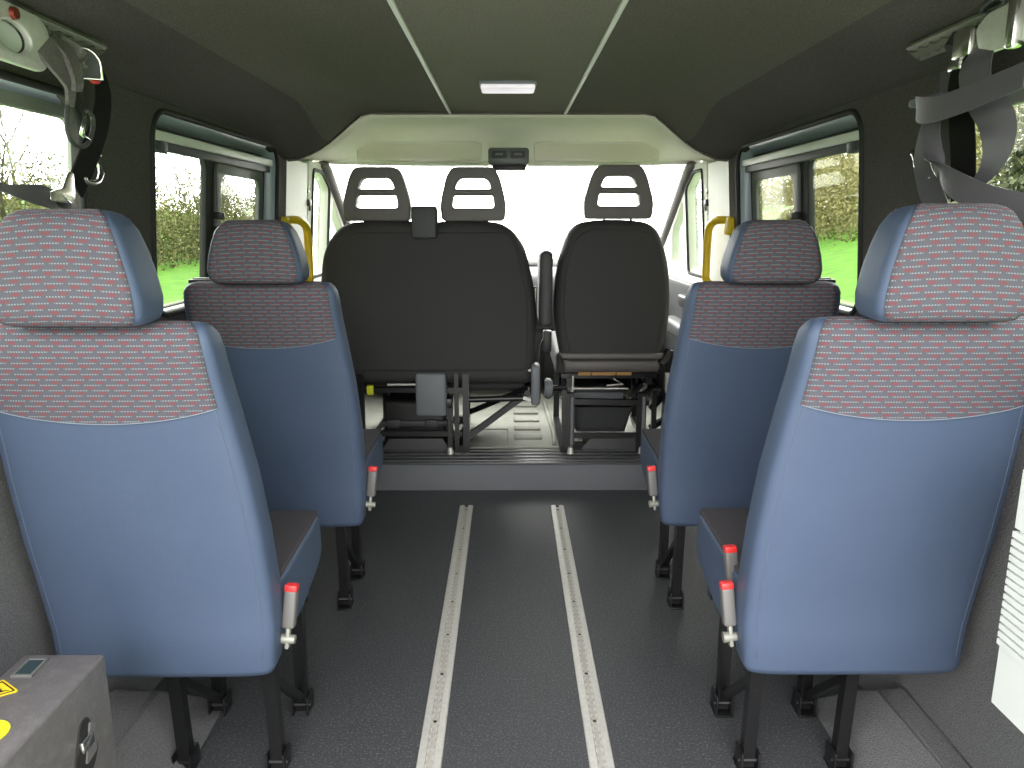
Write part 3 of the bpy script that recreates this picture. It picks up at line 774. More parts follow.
# windscreen
wb = [Vector((2*i/(NS-1)*.95-.95, 4.95+.35*(1-abs(2*i/(NS-1)-1)**2.5), .90)) for i in range(NS)]
bm = bmesh.new(); grid(bm, [[a.lerp(b_, j/8)+Vector((0, .03*math.sin(PI*j/8), .03*math.sin(PI*j/8))) for a, b_ in zip(front, wb)] for j in range(9)])
w = struct(thing('window_5', 'bright windscreen across the front of the cab', 'window'), 'bright windscreen across the front of the cab', 'window')
o = fin('windscreen_pane', bm, M['wind'], w, smooth=True)
bm = bmesh.new(); tube(bm, [p+Vector((0, .0, -.002)) for p in front], .012, 8); fin('top_seal', bm, M['creampaint'], w, smooth=True)

# cab doors, pillars
for s, sd, n in ((-1, 'left', 1), (1, 'right', 2)):
    bm = bmesh.new(); xi = .915
    prof = [(.928, .10), (.926, .90), (.905, 1.20), (.886, 1.452), (.95, 1.47), (.985, .90), (.985, .10)]
    V = grid(bm, [[(s*x, 3.172, z) for x, z in prof], [(s*x, 3.50, z) for x, z in prof]], True); bm.faces.new(V[0]); bm.faces.new(V[-1][::-1])
    bmesh.ops.bevel(bm, geom=[e for e in bm.edges if abs(e.verts[0].co.y-e.verts[1].co.y) < 1e-5 and e.verts[0].co.y > 3.4], offset=.01, segments=2, affect='EDGES')
    struct(fin('trim_%d' % (7+n), bm, M['creampaint'], auto=40), 'cream pillar behind the %s cab door' % sd, 'pillar')
    t = struct(thing('door_%d' % n, '%s cab door with window and quarter light' % sd, 'door'), '%s cab door with window and quarter light' % sd, 'door')
    tilt = Matrix.Translation((s*.955, 0, .90)) @ Matrix.Rotation(-s*math.radians(4.5), 4, 'Y') @ Matrix.Translation((0, 0, -.90))
    mt = tilt @ myz(0)
    out = fillet([(3.52, .12), (3.52, 1.475), (3.80, 1.475), (4.45, 1.145), (4.98, .90), (5.34, .88), (5.34, .12)], [.02, .03, .1, .1, .02, .02, .02])
    hA = fillet([(3.60, .955), (3.60, 1.43), (3.76, 1.43), (3.92, 1.365), (3.92, .955)], [.03, .03, .05, .03, .03])
    hB = fillet([(4.01, .975), (4.01, 1.315), (4.30, 1.155), (4.34, .975)], [.03, .04, .05, .03])
    plate('door_panel', out, [hA, hB], .05, M['creampaint'], mt, t, .008)
    sea = plate('window_seal', fillet([(3.585, .94), (3.585, 1.445), (3.765, 1.445), (3.935, 1.375), (3.935, .94)], .03), [hA], .012, M['rubber'], mt @ Matrix.Translation((0, 0, -s*.026)), t, .003)
    plate('pane', hA, [], .004, M['glass'], mt, t); plate('quarter_pane', hB, [], .004, M['glass'], mt, t)
    # dark inner trim with armrest
    out = fillet([(3.56, .16), (3.56, .90), (5.27, .90), (5.27, .16)], .03)
    plate('inner_trim', out, [], .03, M['darkgrey'], tilt @ myz(-s*.035), t, .008)
    bm = bmesh.new(); box(bm, (-.04, 3.62, .62), (.04, 4.2, .70), .02, 3); bmesh.ops.transform(bm, matrix=tilt @ Matrix.Translation((-s*.08, 0, 0)), verts=bm.verts); fin('door_armrest', bm, M['darkgrey'], t, auto=40)
    bm = bmesh.new(); box(bm, (-.02, 3.80, .78), (.02, 3.95, .84), .01, 3); bmesh.ops.transform(bm, matrix=tilt @ Matrix.Translation((-s*.06, 0, 0)), verts=bm.verts); fin('door_handle', bm, M['blackplastic'], t, auto=40)
    # sealing strip around the front edge (A pillar)
    bm = bmesh.new(); tube(bm, smoothpts([(s*.885, 3.74, 1.466), (s*.893, 3.84, 1.448), (s*.905, 4.05, 1.35), (s*.925, 4.48, 1.13), (s*.955, 5.0, .89)], 5), [.010, .014, .020, .028, .034]+[.038]*16, 10)
    struct(fin('trim_%d' % (9+n), bm, M['headplastic'], smooth=True), 'dark windscreen pillar trim on the %s' % sd, 'trim')
    bm = bmesh.new(); grid(bm, [[(s*.92, 3.74, 1.49), (s*.935, 4.05, 1.38), (s*.95, 4.48, 1.16), (s*.98, 5.0, .90)], [(s*.895, 3.80, 1.505), (s*.90, 4.12, 1.39), (s*.92, 4.54, 1.165), (s*.95, 5.04, .905)]])
    o = fin('trim_%d' % (11+n), bm, M['creampaint'], smooth=True); md = o.modifiers.new('thickness', 'SOLIDIFY'); md.thickness = .01; struct(o, 'cream outer side of the windscreen pillar on the %s' % sd, 'trim')
    # door check strap and striker seen against the gap
    l = thing('door_striker', 'small black door latch striker on the %s cream pillar' % sd, 'latch', (s*.908, 3.515, 1.30), 'door strikers')
    bm = bmesh.new(); box(bm, (-.004, -.02, -.07), (.004, .012, .07), .002); fin('striker_plate', bm, M['darkgrey'], l, auto=40)
    bm = bmesh.new(); box(bm, (-.014, -.01, .025), (.014, .03, .045), .004); fin('upper_bolt', bm, M['blackplastic'], l, auto=40)
    bm = bmesh.new(); box(bm, (-.02, -.012, -.03), (.02, .03, .0), .006); bmesh.ops.create_cone(bm, cap_ends=True, segments=12, radius1=.013, radius2=.013, depth=.03, matrix=Matrix.Translation((0, .03, -.035))); fin('catch_block', bm, M['blackplastic'], l, auto=40)
    # yellow grab handle
    h = thing('grab_handle', 'yellow tubular grab handle on the %s beside the front passenger seat' % sd, 'handle', (s*.905, 3.12, 1.2), 'yellow grab handles')
    loc = Vector((s*.905, 3.12, 1.2))
    bm = bmesh.new(); tube(bm, smoothpts([Vector(p)-loc for p in [(s*.912, 3.13, 1.20), (s*.885, 3.16, 1.208), (s*.862, 3.22, 1.205), (s*.852, 3.275, 1.18), (s*.850, 3.29, 1.13), (s*.850, 3.29, 1.0), (s*.852, 3.28, .955), (s*.87, 3.22, .935), (s*.918, 3.16, .935)]], 5), .0165, 12)
    fin('grip', bm, M['yellow'], h, smooth=True)
    for z in (1.2, .935):
        bm = bmesh.new(); box(bm, (s*.902-.022, 3.105, z-.052), (s*.902+.022, 3.165, z+.020), .010, 3); bmesh.ops.translate(bm, vec=-loc, verts=bm.verts); fin('mount', bm, M['yellow'], h, auto=40)

# sun visors
for x0, x1, lab, clip in ((-.725, -.125, 'left cream sun visor folded above the windscreen', -.20), (.125, .725, 'right cream sun visor folded above the windscreen', .68)):
    v = thing('sun_visor', lab, 'visor', ((x0+x1)/2, 3.80, 1.521), 'sun visors')
    hw = (x1-x0)/2
    bm = bmesh.new(); vs = box(bm, (-hw, -.012, -.040), (hw, .012, .055), .011, 3)
    bmesh.ops.transform(bm, matrix=Matrix.Rotation(math.radians(-25), 4, 'X'), verts=bm.verts); fin('visor_pad', bm, M['visor'], v, auto=40)
    bm = bmesh.new(); tube(bm, [(-hw+.02, -.006, .052), (hw-.02, -.006, .052)], .007, 8); bmesh.ops.transform(bm, matrix=Matrix.Rotation(math.radians(-25), 4, 'X'), verts=bm.verts); fin('pivot_rod', bm, M['creampaint'], v, smooth=True)
# interior mirror / lamp console
t = thing('overhead_console', 'dark grey reading lamp console above the middle of the windscreen', 'console', (.003, 3.84, 1.508))
bm = bmesh.new(); box(bm, (-.098, -.06, -.040), (.098, .10, .040), .014, 3); fin('housing', bm, M['mirrorgrey'], t, auto=40)
for x in (-.045, .045):
    bm = bmesh.new(); box(bm, (x-.036, -.068, -.010), (x+.036, -.056, .026), .005); sw = fin('reading_lamp', bm, M['darkgrey'], t, auto=40)
    bm = bmesh.new(); box(bm, (x-.018, -.074, .004), (x+.018, -.066, .013), .003); fin('switch', bm, M['greyplastic'], sw, auto=40)
bm = bmesh.new(); box(bm, (-.078, -.05, -.062), (.085, .06, -.036), .008); fin('lower_housing', bm, M['blackplastic'], t, auto=40)

# dashboard
t = thing('dashboard', 'dark dashboard with vents below the windscreen', 'dashboard', (0, 0, .124))
prof = fillet([(4.55, .32), (4.52, .58), (4.62, .755), (4.80, .795), (5.28, .775), (5.28, .10), (4.75, .10)], [.04, .06, .05, .06, .01, .01, .04], 5)
plate('dash_body', prof, [], 1.82, M['darkgrey'], myz(0), t, .02, 3)
bm = bmesh.new()
for k in range(4): box(bm, (.09+.045*k, 4.548, .60), (.127+.045*k, 4.60, .70), .004)
box(bm, (.08, 4.535, .42), (.28, 4.58, .56), .01)
fin('centre_vents', bm, M['blackplastic'], t, auto=40)
bm = bmesh.new()
for k in range(8): box(bm, (.095+.022*k, 4.538, .61), (.100+.022*k, 4.55, .69), .001)
for k in range(4): bmesh.ops.create_cone(bm, cap_ends=True, segments=14, radius1=.014, radius2=.012, depth=.03, matrix=Matrix.Translation((.11+.045*k, 4.53, .50)) @ Matrix.Rotation(PI/2, 4, 'X'))
fin('vent_slats', bm, M['satin'], t, auto=40)
bm = bmesh.new(); box(bm, (-1.0, 5.28, .0), (1.0, 5.36, .95)); struct(fin('wall_front', bm, M['darkgrey']), 'bulkhead at the front of the cab', 'wall')

# ------------------------------------------------------------------ belt rails and restraint straps at the back
def rail_mtx(s):    # a frame lying on the sloping lining: u along Y, v up the slope, n into the van
    vdir = Vector((-s*.82, 0, .573)); n = Vector((-s*.573, 0, -.82))
    return Matrix(((0, vdir.x, n.x, s*.826), (1, 0, 0, 0), (0, vdir.z, n.z, 1.541), (0, 0, 0, 1)))
def anchor_rail(s, label):
    t = thing('anchor_rail', label, 'rail', (s*.826, 0, 1.541), 'overhead belt anchor rails'); loc = Matrix.Translation((-s*.826, 0, -1.541))
    mt = loc @ rail_mtx(s)
    bm = bmesh.new(); box(bm, (.55, -.021, .002), (1.635, .021, .014), .002); bmesh.ops.transform(bm, matrix=mt, verts=bm.verts); fin('rail_body', bm, M['railgrey'], t, auto=40)
    out = [(.56, -.016)]; N = 84
    for k in range(N+1): out.append((.56+1.07*k/N, -.009-.004*math.cos(k*PI/1.5)))
    out.append((1.63, .016))
    for k in range(N+1): out.append((1.63-1.07*k/N, .009+.004*math.cos(k*PI/1.5)))
    plate('wavy_track', [(a, b_) for a, b_ in out[1:N+2]] + [(a, b_) for a, b_ in out[N+3:]], [], .004, M['railwave'], mt @ Matrix.Translation((0, 0, .0155)), t)
    return t
anchor_rail(-1, 'overhead silver belt anchor rail on the left above the rear window')
anchor_rail(1, 'overhead silver belt anchor rail on the right above the rear window')

# left: anchor plate with oval hole
def local(t, m): return Matrix.Translation(-Vector(t.location)) @ m
RL = rail_mtx(-1); RR = rail_mtx(1)
t = thing('anchor_plate', 'silver belt anchor plate with an oval hole at the upper left corner', 'bracket', (-.80, 1.33, 1.49))
mt = local(t, myz(-.80))
out = fillet([(1.02, 1.452), (1.02, 1.552), (1.395, 1.540), (1.418, 1.520), (1.402, 1.462), (1.385, 1.450)], [.01, .01, .012, .012, .012, .012])
oval = [(1.318+.044*math.cos(a), 1.492+.024*math.sin(a)) for a in [2*PI*k/24 for k in range(24)]]
plate('plate_body', out, [oval], .014, M['satin'], mt, t, .003)
plate('hole_back', [(a, b_) for a, b_ in oval], [], .004, M['whiteplastic'], mt @ Matrix.Translation((0, 0, -.012)), t)
bm = bmesh.new(); box(bm, (-.806, 1.02, 1.530), (-.800, 1.392, 1.550), .003); bmesh.ops.translate(bm, vec=-Vector(t.location), verts=bm.verts); fin('top_flange', bm, M['silver'], t, auto=40)
bm = bmesh.new(); bmesh.ops.create_cone(bm, cap_ends=True, segments=16, radius1=.011, radius2=.009, depth=.012, matrix=mt @ Matrix.Translation((1.318, 1.527, .008))); fin('rivet', bm, mat('bronze_red', (.30, .06, .04), .35, metal=.6), t, auto=40)

t = thing('end_fitting', 'small silver arched belt fitting at the front end of the left rail', 'fitting', (-.80, 1.535, 1.49))
loc = Vector(t.location)
arch = fillet([(-.030, -.026), (-.030, .012), (-.012, .032), (.012, .032), (.030, .012), (.030, -.026)], [.003, .02, .015, .015, .02, .003], 5)
hole = fillet([(-.024, -.021), (-.024, .010), (-.010, .027), (.010, .027), (.024, .010), (.024, -.021)], [.002, .016, .012, .012, .016, .002], 5)
mt = Matrix.Rotation(math.radians(-62), 4, 'Z') @ Matrix.Rotation(math.radians(6), 4, 'Y') @ myz(0)
plate('arch_rim', arch, [hole], .016, M['silver'], mt, t, .002)
plate('arch_web', hole, [], .006, M['darkgrey'], mt, t)
tag(fin('release_knob', (lambda bm: (bmesh.ops.create_uvsphere(bm, u_segments=14, v_segments=8, radius=.011, matrix=Matrix.Translation((-.802, 1.572, 1.472)) @ Matrix.Diagonal((1, 1, .9, 1))), tube(bm, [(-.802, 1.572, 1.472), (-.812, 1.572, 1.50)], .004, 8), bm)[-1])(bmesh.new()), M['red'], smooth=True),
    'small red release knob hanging below the left rail end', 'knob')

# knotted brown strap carrying a steel snap hook
AX = (0, 1, .2)
t = thing('tether_strap', 'brown webbing tether knotted to the left rail with a snap hook', 'strap', (-.80, 1.40, 1.50)); loc = Vector(t.location)
def L_(pts): return [Vector(p)-loc for p in pts]
ribbon('webbing', L_([(-.806, 1.385, 1.512), (-.79, 1.405, 1.487), (-.785, 1.430, 1.462), (-.785, 1.447, 1.438), (-.788, 1.446, 1.405)]), [.05, .058, .046, .030, .020], [(0, .8, .6)]*3+[(0, 1, .3)]*2, M['webbrown'], t, .003)
ribbon('knot', L_([(-.80, 1.43, 1.516), (-.782, 1.452, 1.490), (-.772, 1.450, 1.452), (-.776, 1.452, 1.43)]), [.03, .036, .03, .024], [(0, 1, .2)]*4, M['webbrown'], t, .004)
ribbon('knot_tail', L_([(-.80, 1.455, 1.512), (-.79, 1.49, 1.498), (-.785, 1.50, 1.478)]), [.030, .036, .028], [(0, .5, -.9)]*3, M['webbrown'], t, .003)
bm = bmesh.new(); tube(bm, smoothpts(L_([(-.79, 1.446, 1.418), (-.79, 1.436, 1.385), (-.79, 1.432, 1.358), (-.79, 1.446, 1.340), (-.79, 1.470, 1.336), (-.79, 1.497, 1.345), (-.79, 1.518, 1.370), (-.79, 1.524, 1.395), (-.79, 1.505, 1.405)]), 5), .0042, 8); hk = fin('snap_hook', bm, M['darkgrey'], t, smooth=True)
bm = bmesh.new(); tube(bm, L_([(-.79, 1.502, 1.398), (-.79, 1.478, 1.358), (-.79, 1.500, 1.352)]), .004, 8); fin('hook_gate', bm, M['silver'], hk, smooth=True)

# broad black strap and its hook
t = thing('shoulder_belt', 'broad black belt hanging from the left rail with a silver tongue', 'belt', (-.80, 1.58, 1.50)); loc = Vector(t.location)
ribbon('webbing', L_([(-.812, 1.60, 1.50), (-.802, 1.598, 1.455), (-.80, 1.575, 1.398), (-.80, 1.525, 1.335), (-.80, 1.455, 1.262)]), [.045, .05, .052, .052, .05], [(0, 1, .1), (0, 1, .1), (0, 1, .35), (0, 1, .5), (0, 1, .4)], M['blackweb'], t, .002)
ribbon('lap_webbing', L_([(-.79, 1.10, 1.275), (-.79, 1.22, 1.254), (-.792, 1.288, 1.246), (-.794, 1.350, 1.242), (-.795, 1.398, 1.232)]), [.020, .014, .030, .044, .046], [(0, .1, 1), (-.3, .05, 1), (-.4, .0, .9), (-.4, .0, .9), (-.4, .1, .9)], M['webbing'], t, .0015)
plate('tongue', fillet([(-.062, -.012), (-.058, .004), (-.018, .012), (.008, .042), (.020, .040), (.016, -.004), (.002, -.016)], .005, 3), [], .004, M['silver'], Matrix.Translation(Vector((-.785, 1.405, 1.247))-loc) @ myz(0), t, .001)
bm = bmesh.new(); box(bm, (-.012, -.035, -.016), (.004, .022, .012), .004); bmesh.ops.translate(bm, vec=Vector((-.792, 1.405, 1.228))-loc, verts=bm.verts); fin('tongue_cover', bm, M['blackplastic'], t, auto=40)
bm = bmesh.new(); tube(bm, [Vector((-.785, 1.38+.0, 1.244))-loc, Vector((-.785, 1.405, 1.232))-loc], .003, 6); fin('tongue_pin', bm, M['silver'], t, smooth=True)
t = tag(fin('coat_hook', (lambda bm: (tube(bm, smoothpts([(-.835, 1.62, 1.335), (-.82, 1.575, 1.325), (-.81, 1.572, 1.300), (-.805, 1.553, 1.282), (-.80, 1.525, 1.274), (-.80, 1.495, 1.274), (-.80, 1.488, 1.283)], 5), .0055, 8), bm)[-1])(bmesh.new()), M['silver'], smooth=True),
    'curved silver hook beside the black belt on the left pillar', 'hook')

# right: fittings
t = thing('belt_fitting', 'silver belt fitting with upright tab on the right overhead rail', 'bracket', (.80, 1.36, 1.51)); loc = Vector(t.location)
mt = local(t, myz(.80))
plate('plate_body', fillet([(1.10, 1.474), (1.10, 1.552), (1.355, 1.538), (1.385, 1.520), (1.370, 1.484), (1.350, 1.474)], .010), [], .012, M['satin'], mt, t, .003)
def fbox(nm, lo, hi, bev, m):
    bm = bmesh.new(); box(bm, lo, hi, bev); bmesh.ops.translate(bm, vec=-loc, verts=bm.verts); return fin(nm, bm, m, t, auto=40)
fbox('upright_tab', (.785, 1.383, 1.478), (.815, 1.436, 1.528), .006, M['silver'])
fbox('bright_edge', (.778, 1.255, 1.465), (.800, 1.278, 1.545), .006, M['silver'])
fbox('top_flange', (.80, 1.10, 1.520), (.806, 1.40, 1.530), .003, M['satin'])
fbox('lower_link', (.79, 1.415, 1.462), (.80, 1.452, 1.480), .004, M['silver'])
bm = bmesh.new(); tube(bm, [Vector((.80, 1.352+.030*math.cos(a), 1.548+.010*math.sin(a)))-loc for a in [2*PI*k/20 for k in range(21)]], .004, 8, caps=False); fin('eyelet_ring', bm, M['darkgrey'], t, smooth=True)
bm = bmesh.new(); bmesh.ops.create_cone(bm, cap_ends=True, segments=14, radius1=.018, radius2=.014, depth=.03, matrix=RR @ Matrix.Translation((1.475, -.004, .024))); bmesh.ops.translate(bm, vec=-loc, verts=bm.verts); fin('locking_bolt', bm, M['blackplastic'], t, auto=40)

def strap(label, pts, w, acr, m=M['webbing']):
    p0 = Vector(pts[0])
    o = ribbon('belt_strap', [Vector(p)-p0 for p in pts], w, acr, m, None, .0012, 8); o.location = p0
    return tag(o, label, 'strap', 'belts hanging on the right')
strap('broad dark strap looping down behind the level strap, rightmost of the belts', [(.800, 1.36, 1.492), (.782, 1.350, 1.455), (.785, 1.340, 1.415), (.80, 1.305, 1.365), (.80, 1.290, 1.325), (.80, 1.305, 1.288), (.80, 1.338, 1.262)],
      [.052, .060, .060, .058, .048, .030, .018], [(-.3, 1, -.25), (-.3, 1, -.1), (-.3, 1, 0), (-.5, 1, .1), (-.6, .8, .3), (-.6, .4, .5), (-.5, .3, .6)])
strap('broad grey strap drawn level across the hanging belts', [(.80, 1.550, 1.427), (.775, 1.515, 1.416), (.752, 1.455, 1.400), (.745, 1.390, 1.392), (.752, 1.31, 1.398), (.77, 1.20, 1.415)],
      [.014, .032, .044, .046, .044, .042], [(0, .5, 1), (0, .3, 1), (.1, .1, 1), (.15, 0, 1), (.15, 0, 1), (.2, 0, 1)])
strap('straight black strap hanging down in the middle of the belts', [(.812, 1.425, 1.495), (.80, 1.42, 1.44), (.80, 1.402, 1.37), (.80, 1.385, 1.31), (.80, 1.37, 1.24)], [.050]*5, [(-.3, 1, 0), (-.3, 1, .05), (-.3, 1, .1), (-.3, 1, .1), (-.3, 1, .05)], M['blackweb'])
strap('upright grey strap hanging just left of the black one', [(.822, 1.50, 1.48), (.815, 1.475, 1.40), (.812, 1.455, 1.33), (.812, 1.445, 1.24)], [.040, .042, .042, .042], [(-.3, 1, 0)]*4)
strap('twisted grey strap sweeping from the pillar down to the lower right', [(.785, 1.475, 1.43), (.775, 1.455, 1.392), (.768, 1.432, 1.338), (.765, 1.395, 1.292), (.775, 1.335, 1.256), (.800, 1.265, 1.230), (.850, 1.15, 1.205)],
      [.026, .028, .028, .038, .044, .046, .044], [(-.6, .9, 0), (-.6, 1, .1), (-.5, .9, .4), (-.3, .5, .9), (0, .3, 1), (0, .2, 1), (.2, .1, 1)])
strap('narrow strap bent in a loop beside the silver hook on the right', [(.785, 1.474, 1.392), (.787, 1.497, 1.362), (.787, 1.502, 1.328), (.787, 1.485, 1.288), (.787, 1.455, 1.255), (.787, 1.415, 1.215)],
      [.026, .022, .024, .034, .042, .044], [(-.7, .7, 0), (-.8, .6, 0), (-.7, .7, .2), (-.4, 1, .2), (-.3, 1, .2), (-.2, 1, .2)])
tag(fin('coat_hook', (lambda bm: (tube(bm, smoothpts([(.845, 1.60, 1.345), (.80, 1.556, 1.335), (.795, 1.536, 1.322), (.795, 1.527, 1.303), (.795, 1.508, 1.288), (.795, 1.470, 1.280)], 5), .006, 8), bm)[-1])(bmesh.new()), M['silver'], smooth=True),
    'curved silver hook on the right pillar beside the hanging straps', 'hook')
tag(fin('webbing_guide', (lambda bm: (box(bm, (.785, 1.548, 1.418), (.81, 1.572, 1.434), .006), bm)[-1])(bmesh.new()), M['greyplastic'], auto=40), 'small grey guide holding the end of the level strap', 'guide')

# ------------------------------------------------------------------ dark metal box at the lower left
t = thing('control_box', 'dark grey metal box with yellow warning labels at the lower left', 'box', (-.72, .9, 0))
bm = bmesh.new(); box(bm, (-.068, -.35, 0), (.064, .222, .513), .006, 3); fin('casing', bm, M['box'], t, auto=40)
bm = bmesh.new()
for a in (0,):
    dsp = [(-.048, .155), (-.050, .205), (-.017, .205), (-.015, .155)]
plate('display_frame', [(a, b_) for a, b_ in dsp], [[(-.044, .160), (-.0455, .200), (-.021, .200), (-.0195, .160)]], .005, M['framegrey'], mxy(.5145), t, .001)
plate('display', [(-.044, .160), (-.0455, .200), (-.021, .200), (-.0195, .160)], [], .002, M['display'], mxy(.5145), t)
bm.free()
tri = fillet([(-.072+.012, .085), (-.066+.012, .150), (-.025+.012, .112)], .006, 4)
tri = fillet([(-.062, .088), (-.056, .150), (-.012, .120)], .006, 4)
ws = plate('warning_label', tri, [], .0012, M['label'], mxy(.5138), t)
def inset(p, k):
    c = sum((Vector(q) for q in p), Vector((0, 0)))/len(p); return [tuple(c+(Vector(q)-c)*k) for q in p]
plate('label_border', inset(tri, .84), [inset(tri, .74)], .0006, M['rubber'], mxy(.5147), ws)
bolt = [(-.050, .1215), (-.0405, .1245), (-.0415, .1185), (-.027, .1205), (-.038, .1155), (-.037, .1205)]
plate('label_symbol', bolt, [], .0006, M['rubber'], mxy(.5147), ws)
plate('round_label', [(.002+.030*math.cos(2*PI*k/28), .022+.030*math.sin(2*PI*k/28)) for k in range(28)], [], .0012, mat('bright_yellow_label', (.85, .75, .02), .5), mxy(.5138), t)
mt = myz(.0655)
dia = fillet([(.100, .382), (.128, .448), (.150, .452), (.168, .385), (.150, .36), (.125, .355)], .01, 3)
hl = plate('latch_recess', dia, [], .003, M['rubber'], mt, t)
bm = bmesh.new(); box(bm, (.064, .118, .405), (.074, .150, .425), .003); fin('latch', bm, M['silver'], hl, auto=40)
plate('latch_flap', fillet([(.128, .380), (.150, .44), (.162, .43), (.158, .385)], .004, 2), [], .003, M['box'], myz(.0685), hl)
plate('lower_slot', fillet([(.118, .30), (.128, .345), (.140, .34), (.135, .30)], .006, 3), [], .003, M['rubber'], mt, t)

# ------------------------------------------------------------------ white louvred heater at the lower right
t = thing('heater_unit', 'white louvred heater case at the lower right by the wall', 'heater', (.80, .8, .49))
prof = fillet([(-.092, .02), (-.092, .375), (.10, .40), (.10, -.02)], [.012, .02, .01, .01], 4)
bm = bmesh.new(); box(bm, (-.086, -.30, .045), (.125, .199, .385), .012, 3); fin('case', bm, M['whiteplastic'], t, auto=40)
bm = bmesh.new(); box(bm, (-.080, -.295, .29), (-.088, .1995, .375), .003); box(bm, (-.080, -.295, .018), (-.088, .195, .110), .003); box(bm, (-.080, -.295, .012), (.12, .195, .05), .004); fin('end_panels', bm, M['whiteplastic'], t, auto=40)
bm = bmesh.new()
for k in range(15):
    z = .116+.0118*k
    tube(bm, [(-.087, -.295, z), (-.087, .198, z)], .0058, 4)
fin('louvre_slats', bm, M['whiteplastic'], t)

# ------------------------------------------------------------------ outside
def terrain(name, xs, ys, zf, m, label, cat):
    bm = bmesh.new(); grid(bm, [[((x+math.copysign(x0(y), xs[-1])), y, zf(x+math.copysign(x0(y), xs[-1]), y)) if zf in (zl, zr) else ((x*(x0(y)+.05), y, -.69) if zf is None else (x, y, zf(x, y))) for x in xs] for y in ys]); o = fin(name, bm, m, smooth=True)
    if o.data.polygons[0].normal.z < 0: o.data.flip_normals()
    return struct(o, label, cat)
lin = lambda a, b_, n: [a+(b_-a)*i/n for i in range(n+1)]
def zl(x, y): return -.68 + (max(0, -x-17)*.10)
def x0(y): return max(2.2, .27*y)
def zr(x, y):
    x = x-x0(y)+2.2; return -.68 + max(0, min(1, (x-2.2)/8))**1.2*2.15 + max(0, x-10.2)*.16
terrain('ground_left', lin(0, -38, 24), lin(-12, 120, 40), zl, M['grass'], 'bright green grass field outside the left windows', 'grass')
terrain('ground_right', lin(0, 38, 24), lin(-12, 120, 40), zr, M['grass'], 'bright green grass bank outside the right windows', 'grass')
terrain('ground_front', lin(-1, 1, 8), lin(-1, 200, 40), None, M['glareground'], 'ground ahead of the van, glare put into its pale colour', 'ground')
terrain('ground_rear', lin(-14, 14, 8), lin(-30, -.2, 12), lambda x, y: -.685, M['tarmac'], 'pale concrete yard behind the van', 'ground')

def tree_mesh(seed, h, spread):
    rnd = random.Random(seed); bm = bmesh.new()
    def branch(p, d, ln, r, lev):
        pts = [p]; dd = d.copy(); n = 4
        for i in range(n):
            dd = (dd + Vector((rnd.uniform(-1, 1), rnd.uniform(-1, 1), rnd.uniform(-.3, .8)))*.16).normalized(); pts.append(pts[-1]+dd*ln/n)
        tube(bm, pts, [r*(1-.6*i/n) for i in range(n+1)], 4 if lev else 6, caps=False)
        if lev >= 4: return
        for k in range(6 if lev < 3 else 4):
            i = rnd.randint(1, n); a = rnd.uniform(0, 2*PI); sp = rnd.uniform(.35, .9)*spread
            nd = (dd + Vector((math.cos(a), math.sin(a), .25))*sp).normalized(); branch(pts[i], nd, ln*rnd.uniform(.45, .68), r*.48, lev+1)
    branch(Vector((0, 0, 0)), Vector((0, 0, 1)), h*.5, h*.0085, 0)
    bmesh.ops.recalc_face_normals(bm, faces=bm.faces)
    me = bpy.data.meshes.new('bare_tree'); bm.to_mesh(me); bm.free(); me.materials.append(M['bark']); return me
TM = [tree_mesh(3, 8, 1.0), tree_mesh(11, 9, .8), tree_mesh(23, 7.5, 1.1)]
rnd = random.Random(5)
for i in range(14):
    x = -15.0-rnd.uniform(0, 5); y = 12+i*3.0+rnd.uniform(-1, 1)
    o = link('bare_tree', TM[i % 3]); o.location = (x, y, zl(x, y)-.05); o.rotation_euler = (0, 0, rnd.uniform(0, 6)); k = rnd.uniform(.8, 1.25); o.scale = (k, k, k)
    tag(o, 'leafless tree with fine bare branches beyond the left windows', 'tree', 'bare trees beyond the left windows')
for i in range(12):
    x = 17+rnd.uniform(0, 8); y = 14+i*4.2+rnd.uniform(-1, 1)
    o = link('bare_tree', TM[(i+1) % 3]); o.location = (x, y, zr(x, y)-.05); o.rotation_euler = (0, 0, rnd.uniform(0, 6)); k = rnd.uniform(.8, 1.2); o.scale = (k, k, k)
    tag(o, 'leafless tree with fine bare branches up the bank beyond the right windows', 'tree', 'bare trees beyond the right windows')

def scrub(name, x0, x1, y0, y1, n, hmax, zf, mats, seed, label, ls=.7):
    """a thicket of leaf blades and stems, nobody could count them"""
    rnd = random.Random(seed); vs = []; fs = []; mi = []
    cl = [(rnd.uniform(x0, x1), rnd.uniform(y0, y1), rnd.uniform(.45, 1)*hmax, rnd.uniform(.7, 1.8)) for _ in range(n//90)]
    for cx, cy, ch, cr in cl:
        m_ = rnd.random() < .45
        for _ in range(90):
            a = rnd.uniform(0, 2*PI); q = rnd.random()**.5; zz = rnd.random()
            rad = cr*q*(1-.55*zz**2)
            p = Vector((cx+rad*math.cos(a), cy+rad*math.sin(a), 0)); p.z = zf(p.x, p.y)+zz*ch*(1-.3*q)
            d = Vector((rnd.uniform(-1, 1), rnd.uniform(-1, 1), rnd.uniform(-.2, 1.3))).normalized()*rnd.uniform(.12, .34)*ls
            u = d.cross(Vector((rnd.uniform(-1, 1), rnd.uniform(-1, 1), rnd.uniform(-1, 1)))).normalized()*rnd.uniform(.03, .10)*ls
            b0 = len(vs); vs += [p-u*.3, p+d*.5-u, p+d, p+d*.5+u]; fs.append((b0, b0+1, b0+2, b0+3)); mi.append(1 if m_ else 0)
    me = bpy.data.meshes.new(name); me.from_pydata([tuple(v) for v in vs], [], fs); me.materials.append(mats[0]); me.materials.append(mats[1])
    for p, k in zip(me.polygons, mi): p.material_index = k
    return tag(link(name, me), label, 'thicket', kind='stuff')
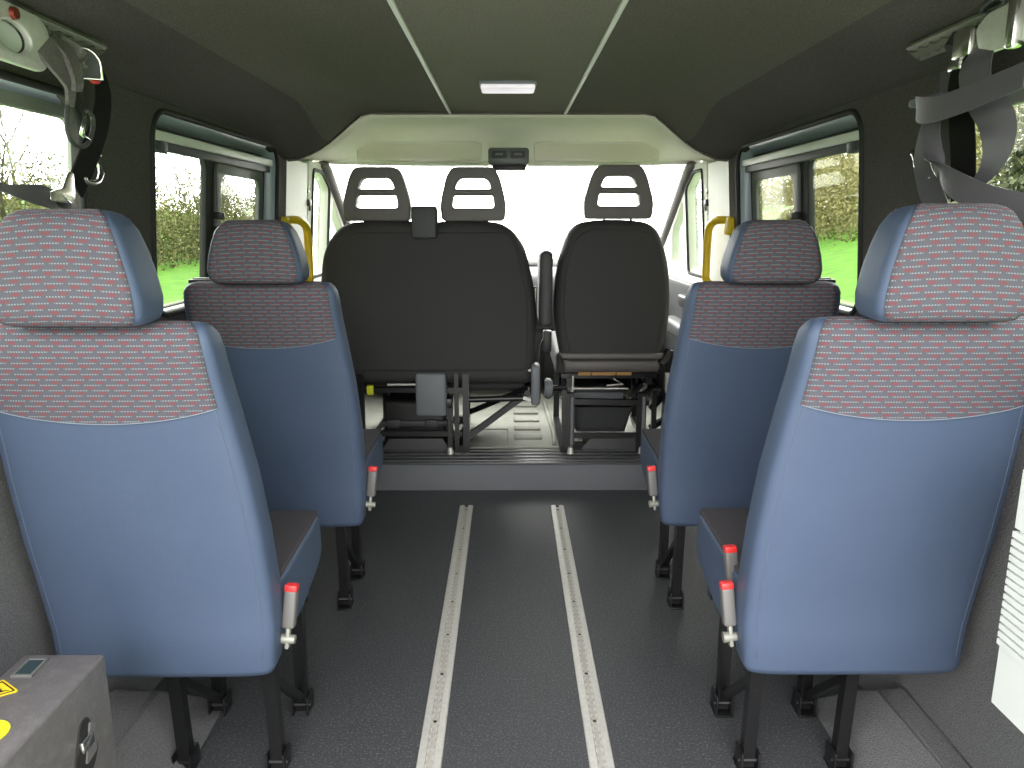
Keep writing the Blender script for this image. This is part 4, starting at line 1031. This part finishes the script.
scrub('thicket', -19.5, -14, 8, 70, 110000, 5.4, zl, (M['leaf'], M['drygrass']), 2, 'green and brown thicket beyond the grass on the left', .6)
scrub('thicket', 12.5, 26, 8, 60, 200000, 7.5, zr, (M['drygrass'], M['drygrass']), 4, 'yellow brown scrub up the bank on the right', .65)
scrub('hedge', 8.6, 10.4, 8, 13.5, 90000, 4.4, zr, (M['darkleaf'], M['darkleaf']), 9, 'dark leafy hedge outside the right rear window', .5)

# ------------------------------------------------------------------ light
w = bpy.data.worlds.new('overcast'); SC.world = w; w.use_nodes = True
nt = w.node_tree; bg = nt.nodes['Background']
tc = nt.nodes.new('ShaderNodeTexCoord'); sp = nt.nodes.new('ShaderNodeSeparateXYZ'); nt.links.new(tc.outputs['Generated'], sp.inputs[0])
rp = nt.nodes.new('ShaderNodeValToRGB'); rp.color_ramp.elements[0].position = .0; rp.color_ramp.elements[0].color = (1, .985, .95, 1); rp.color_ramp.elements[1].position = 1; rp.color_ramp.elements[1].color = (1, .985, .96, 1)
nt.links.new(sp.outputs['Z'], rp.inputs['Fac']); nt.links.new(rp.outputs['Color'], bg.inputs['Color'])
mr = nt.nodes.new('ShaderNodeMapRange'); mr.interpolation_type = 'SMOOTHSTEP'
mr.inputs['From Min'].default_value = -.2; mr.inputs['From Max'].default_value = .95; mr.inputs['To Min'].default_value = .95; mr.inputs['To Max'].default_value = 4.3
nt.links.new(sp.outputs['Y'], mr.inputs['Value']); nt.links.new(mr.outputs['Result'], bg.inputs['Strength'])
sun = bpy.data.lights.new('sun', 'SUN'); sun.energy = .9; sun.angle = math.radians(50); sun.color = (1, .98, .94)
so = bpy.data.objects.new('sun', sun); C.objects.link(so); so.rotation_euler = Vector((.12, 1, -.75)).to_track_quat('-Z', 'Y').to_euler()

SC.view_settings.view_transform = 'Standard'; SC.view_settings.look = 'None'; SC.view_settings.gamma = 1; SC.view_settings.use_curve_mapping = False
SC.view_settings.exposure = 2.2
try:
    SC.cycles.use_denoising = True; SC.cycles.denoiser = 'OPENIMAGEDENOISE'
    SC.cycles.max_bounces = 10; SC.cycles.diffuse_bounces = 5; SC.cycles.transparent_max_bounces = 16; SC.cycles.glossy_bounces = 3
    SC.cycles.caustics_reflective = False
    SC.cycles.sample_clamp_indirect = 8
except Exception: pass
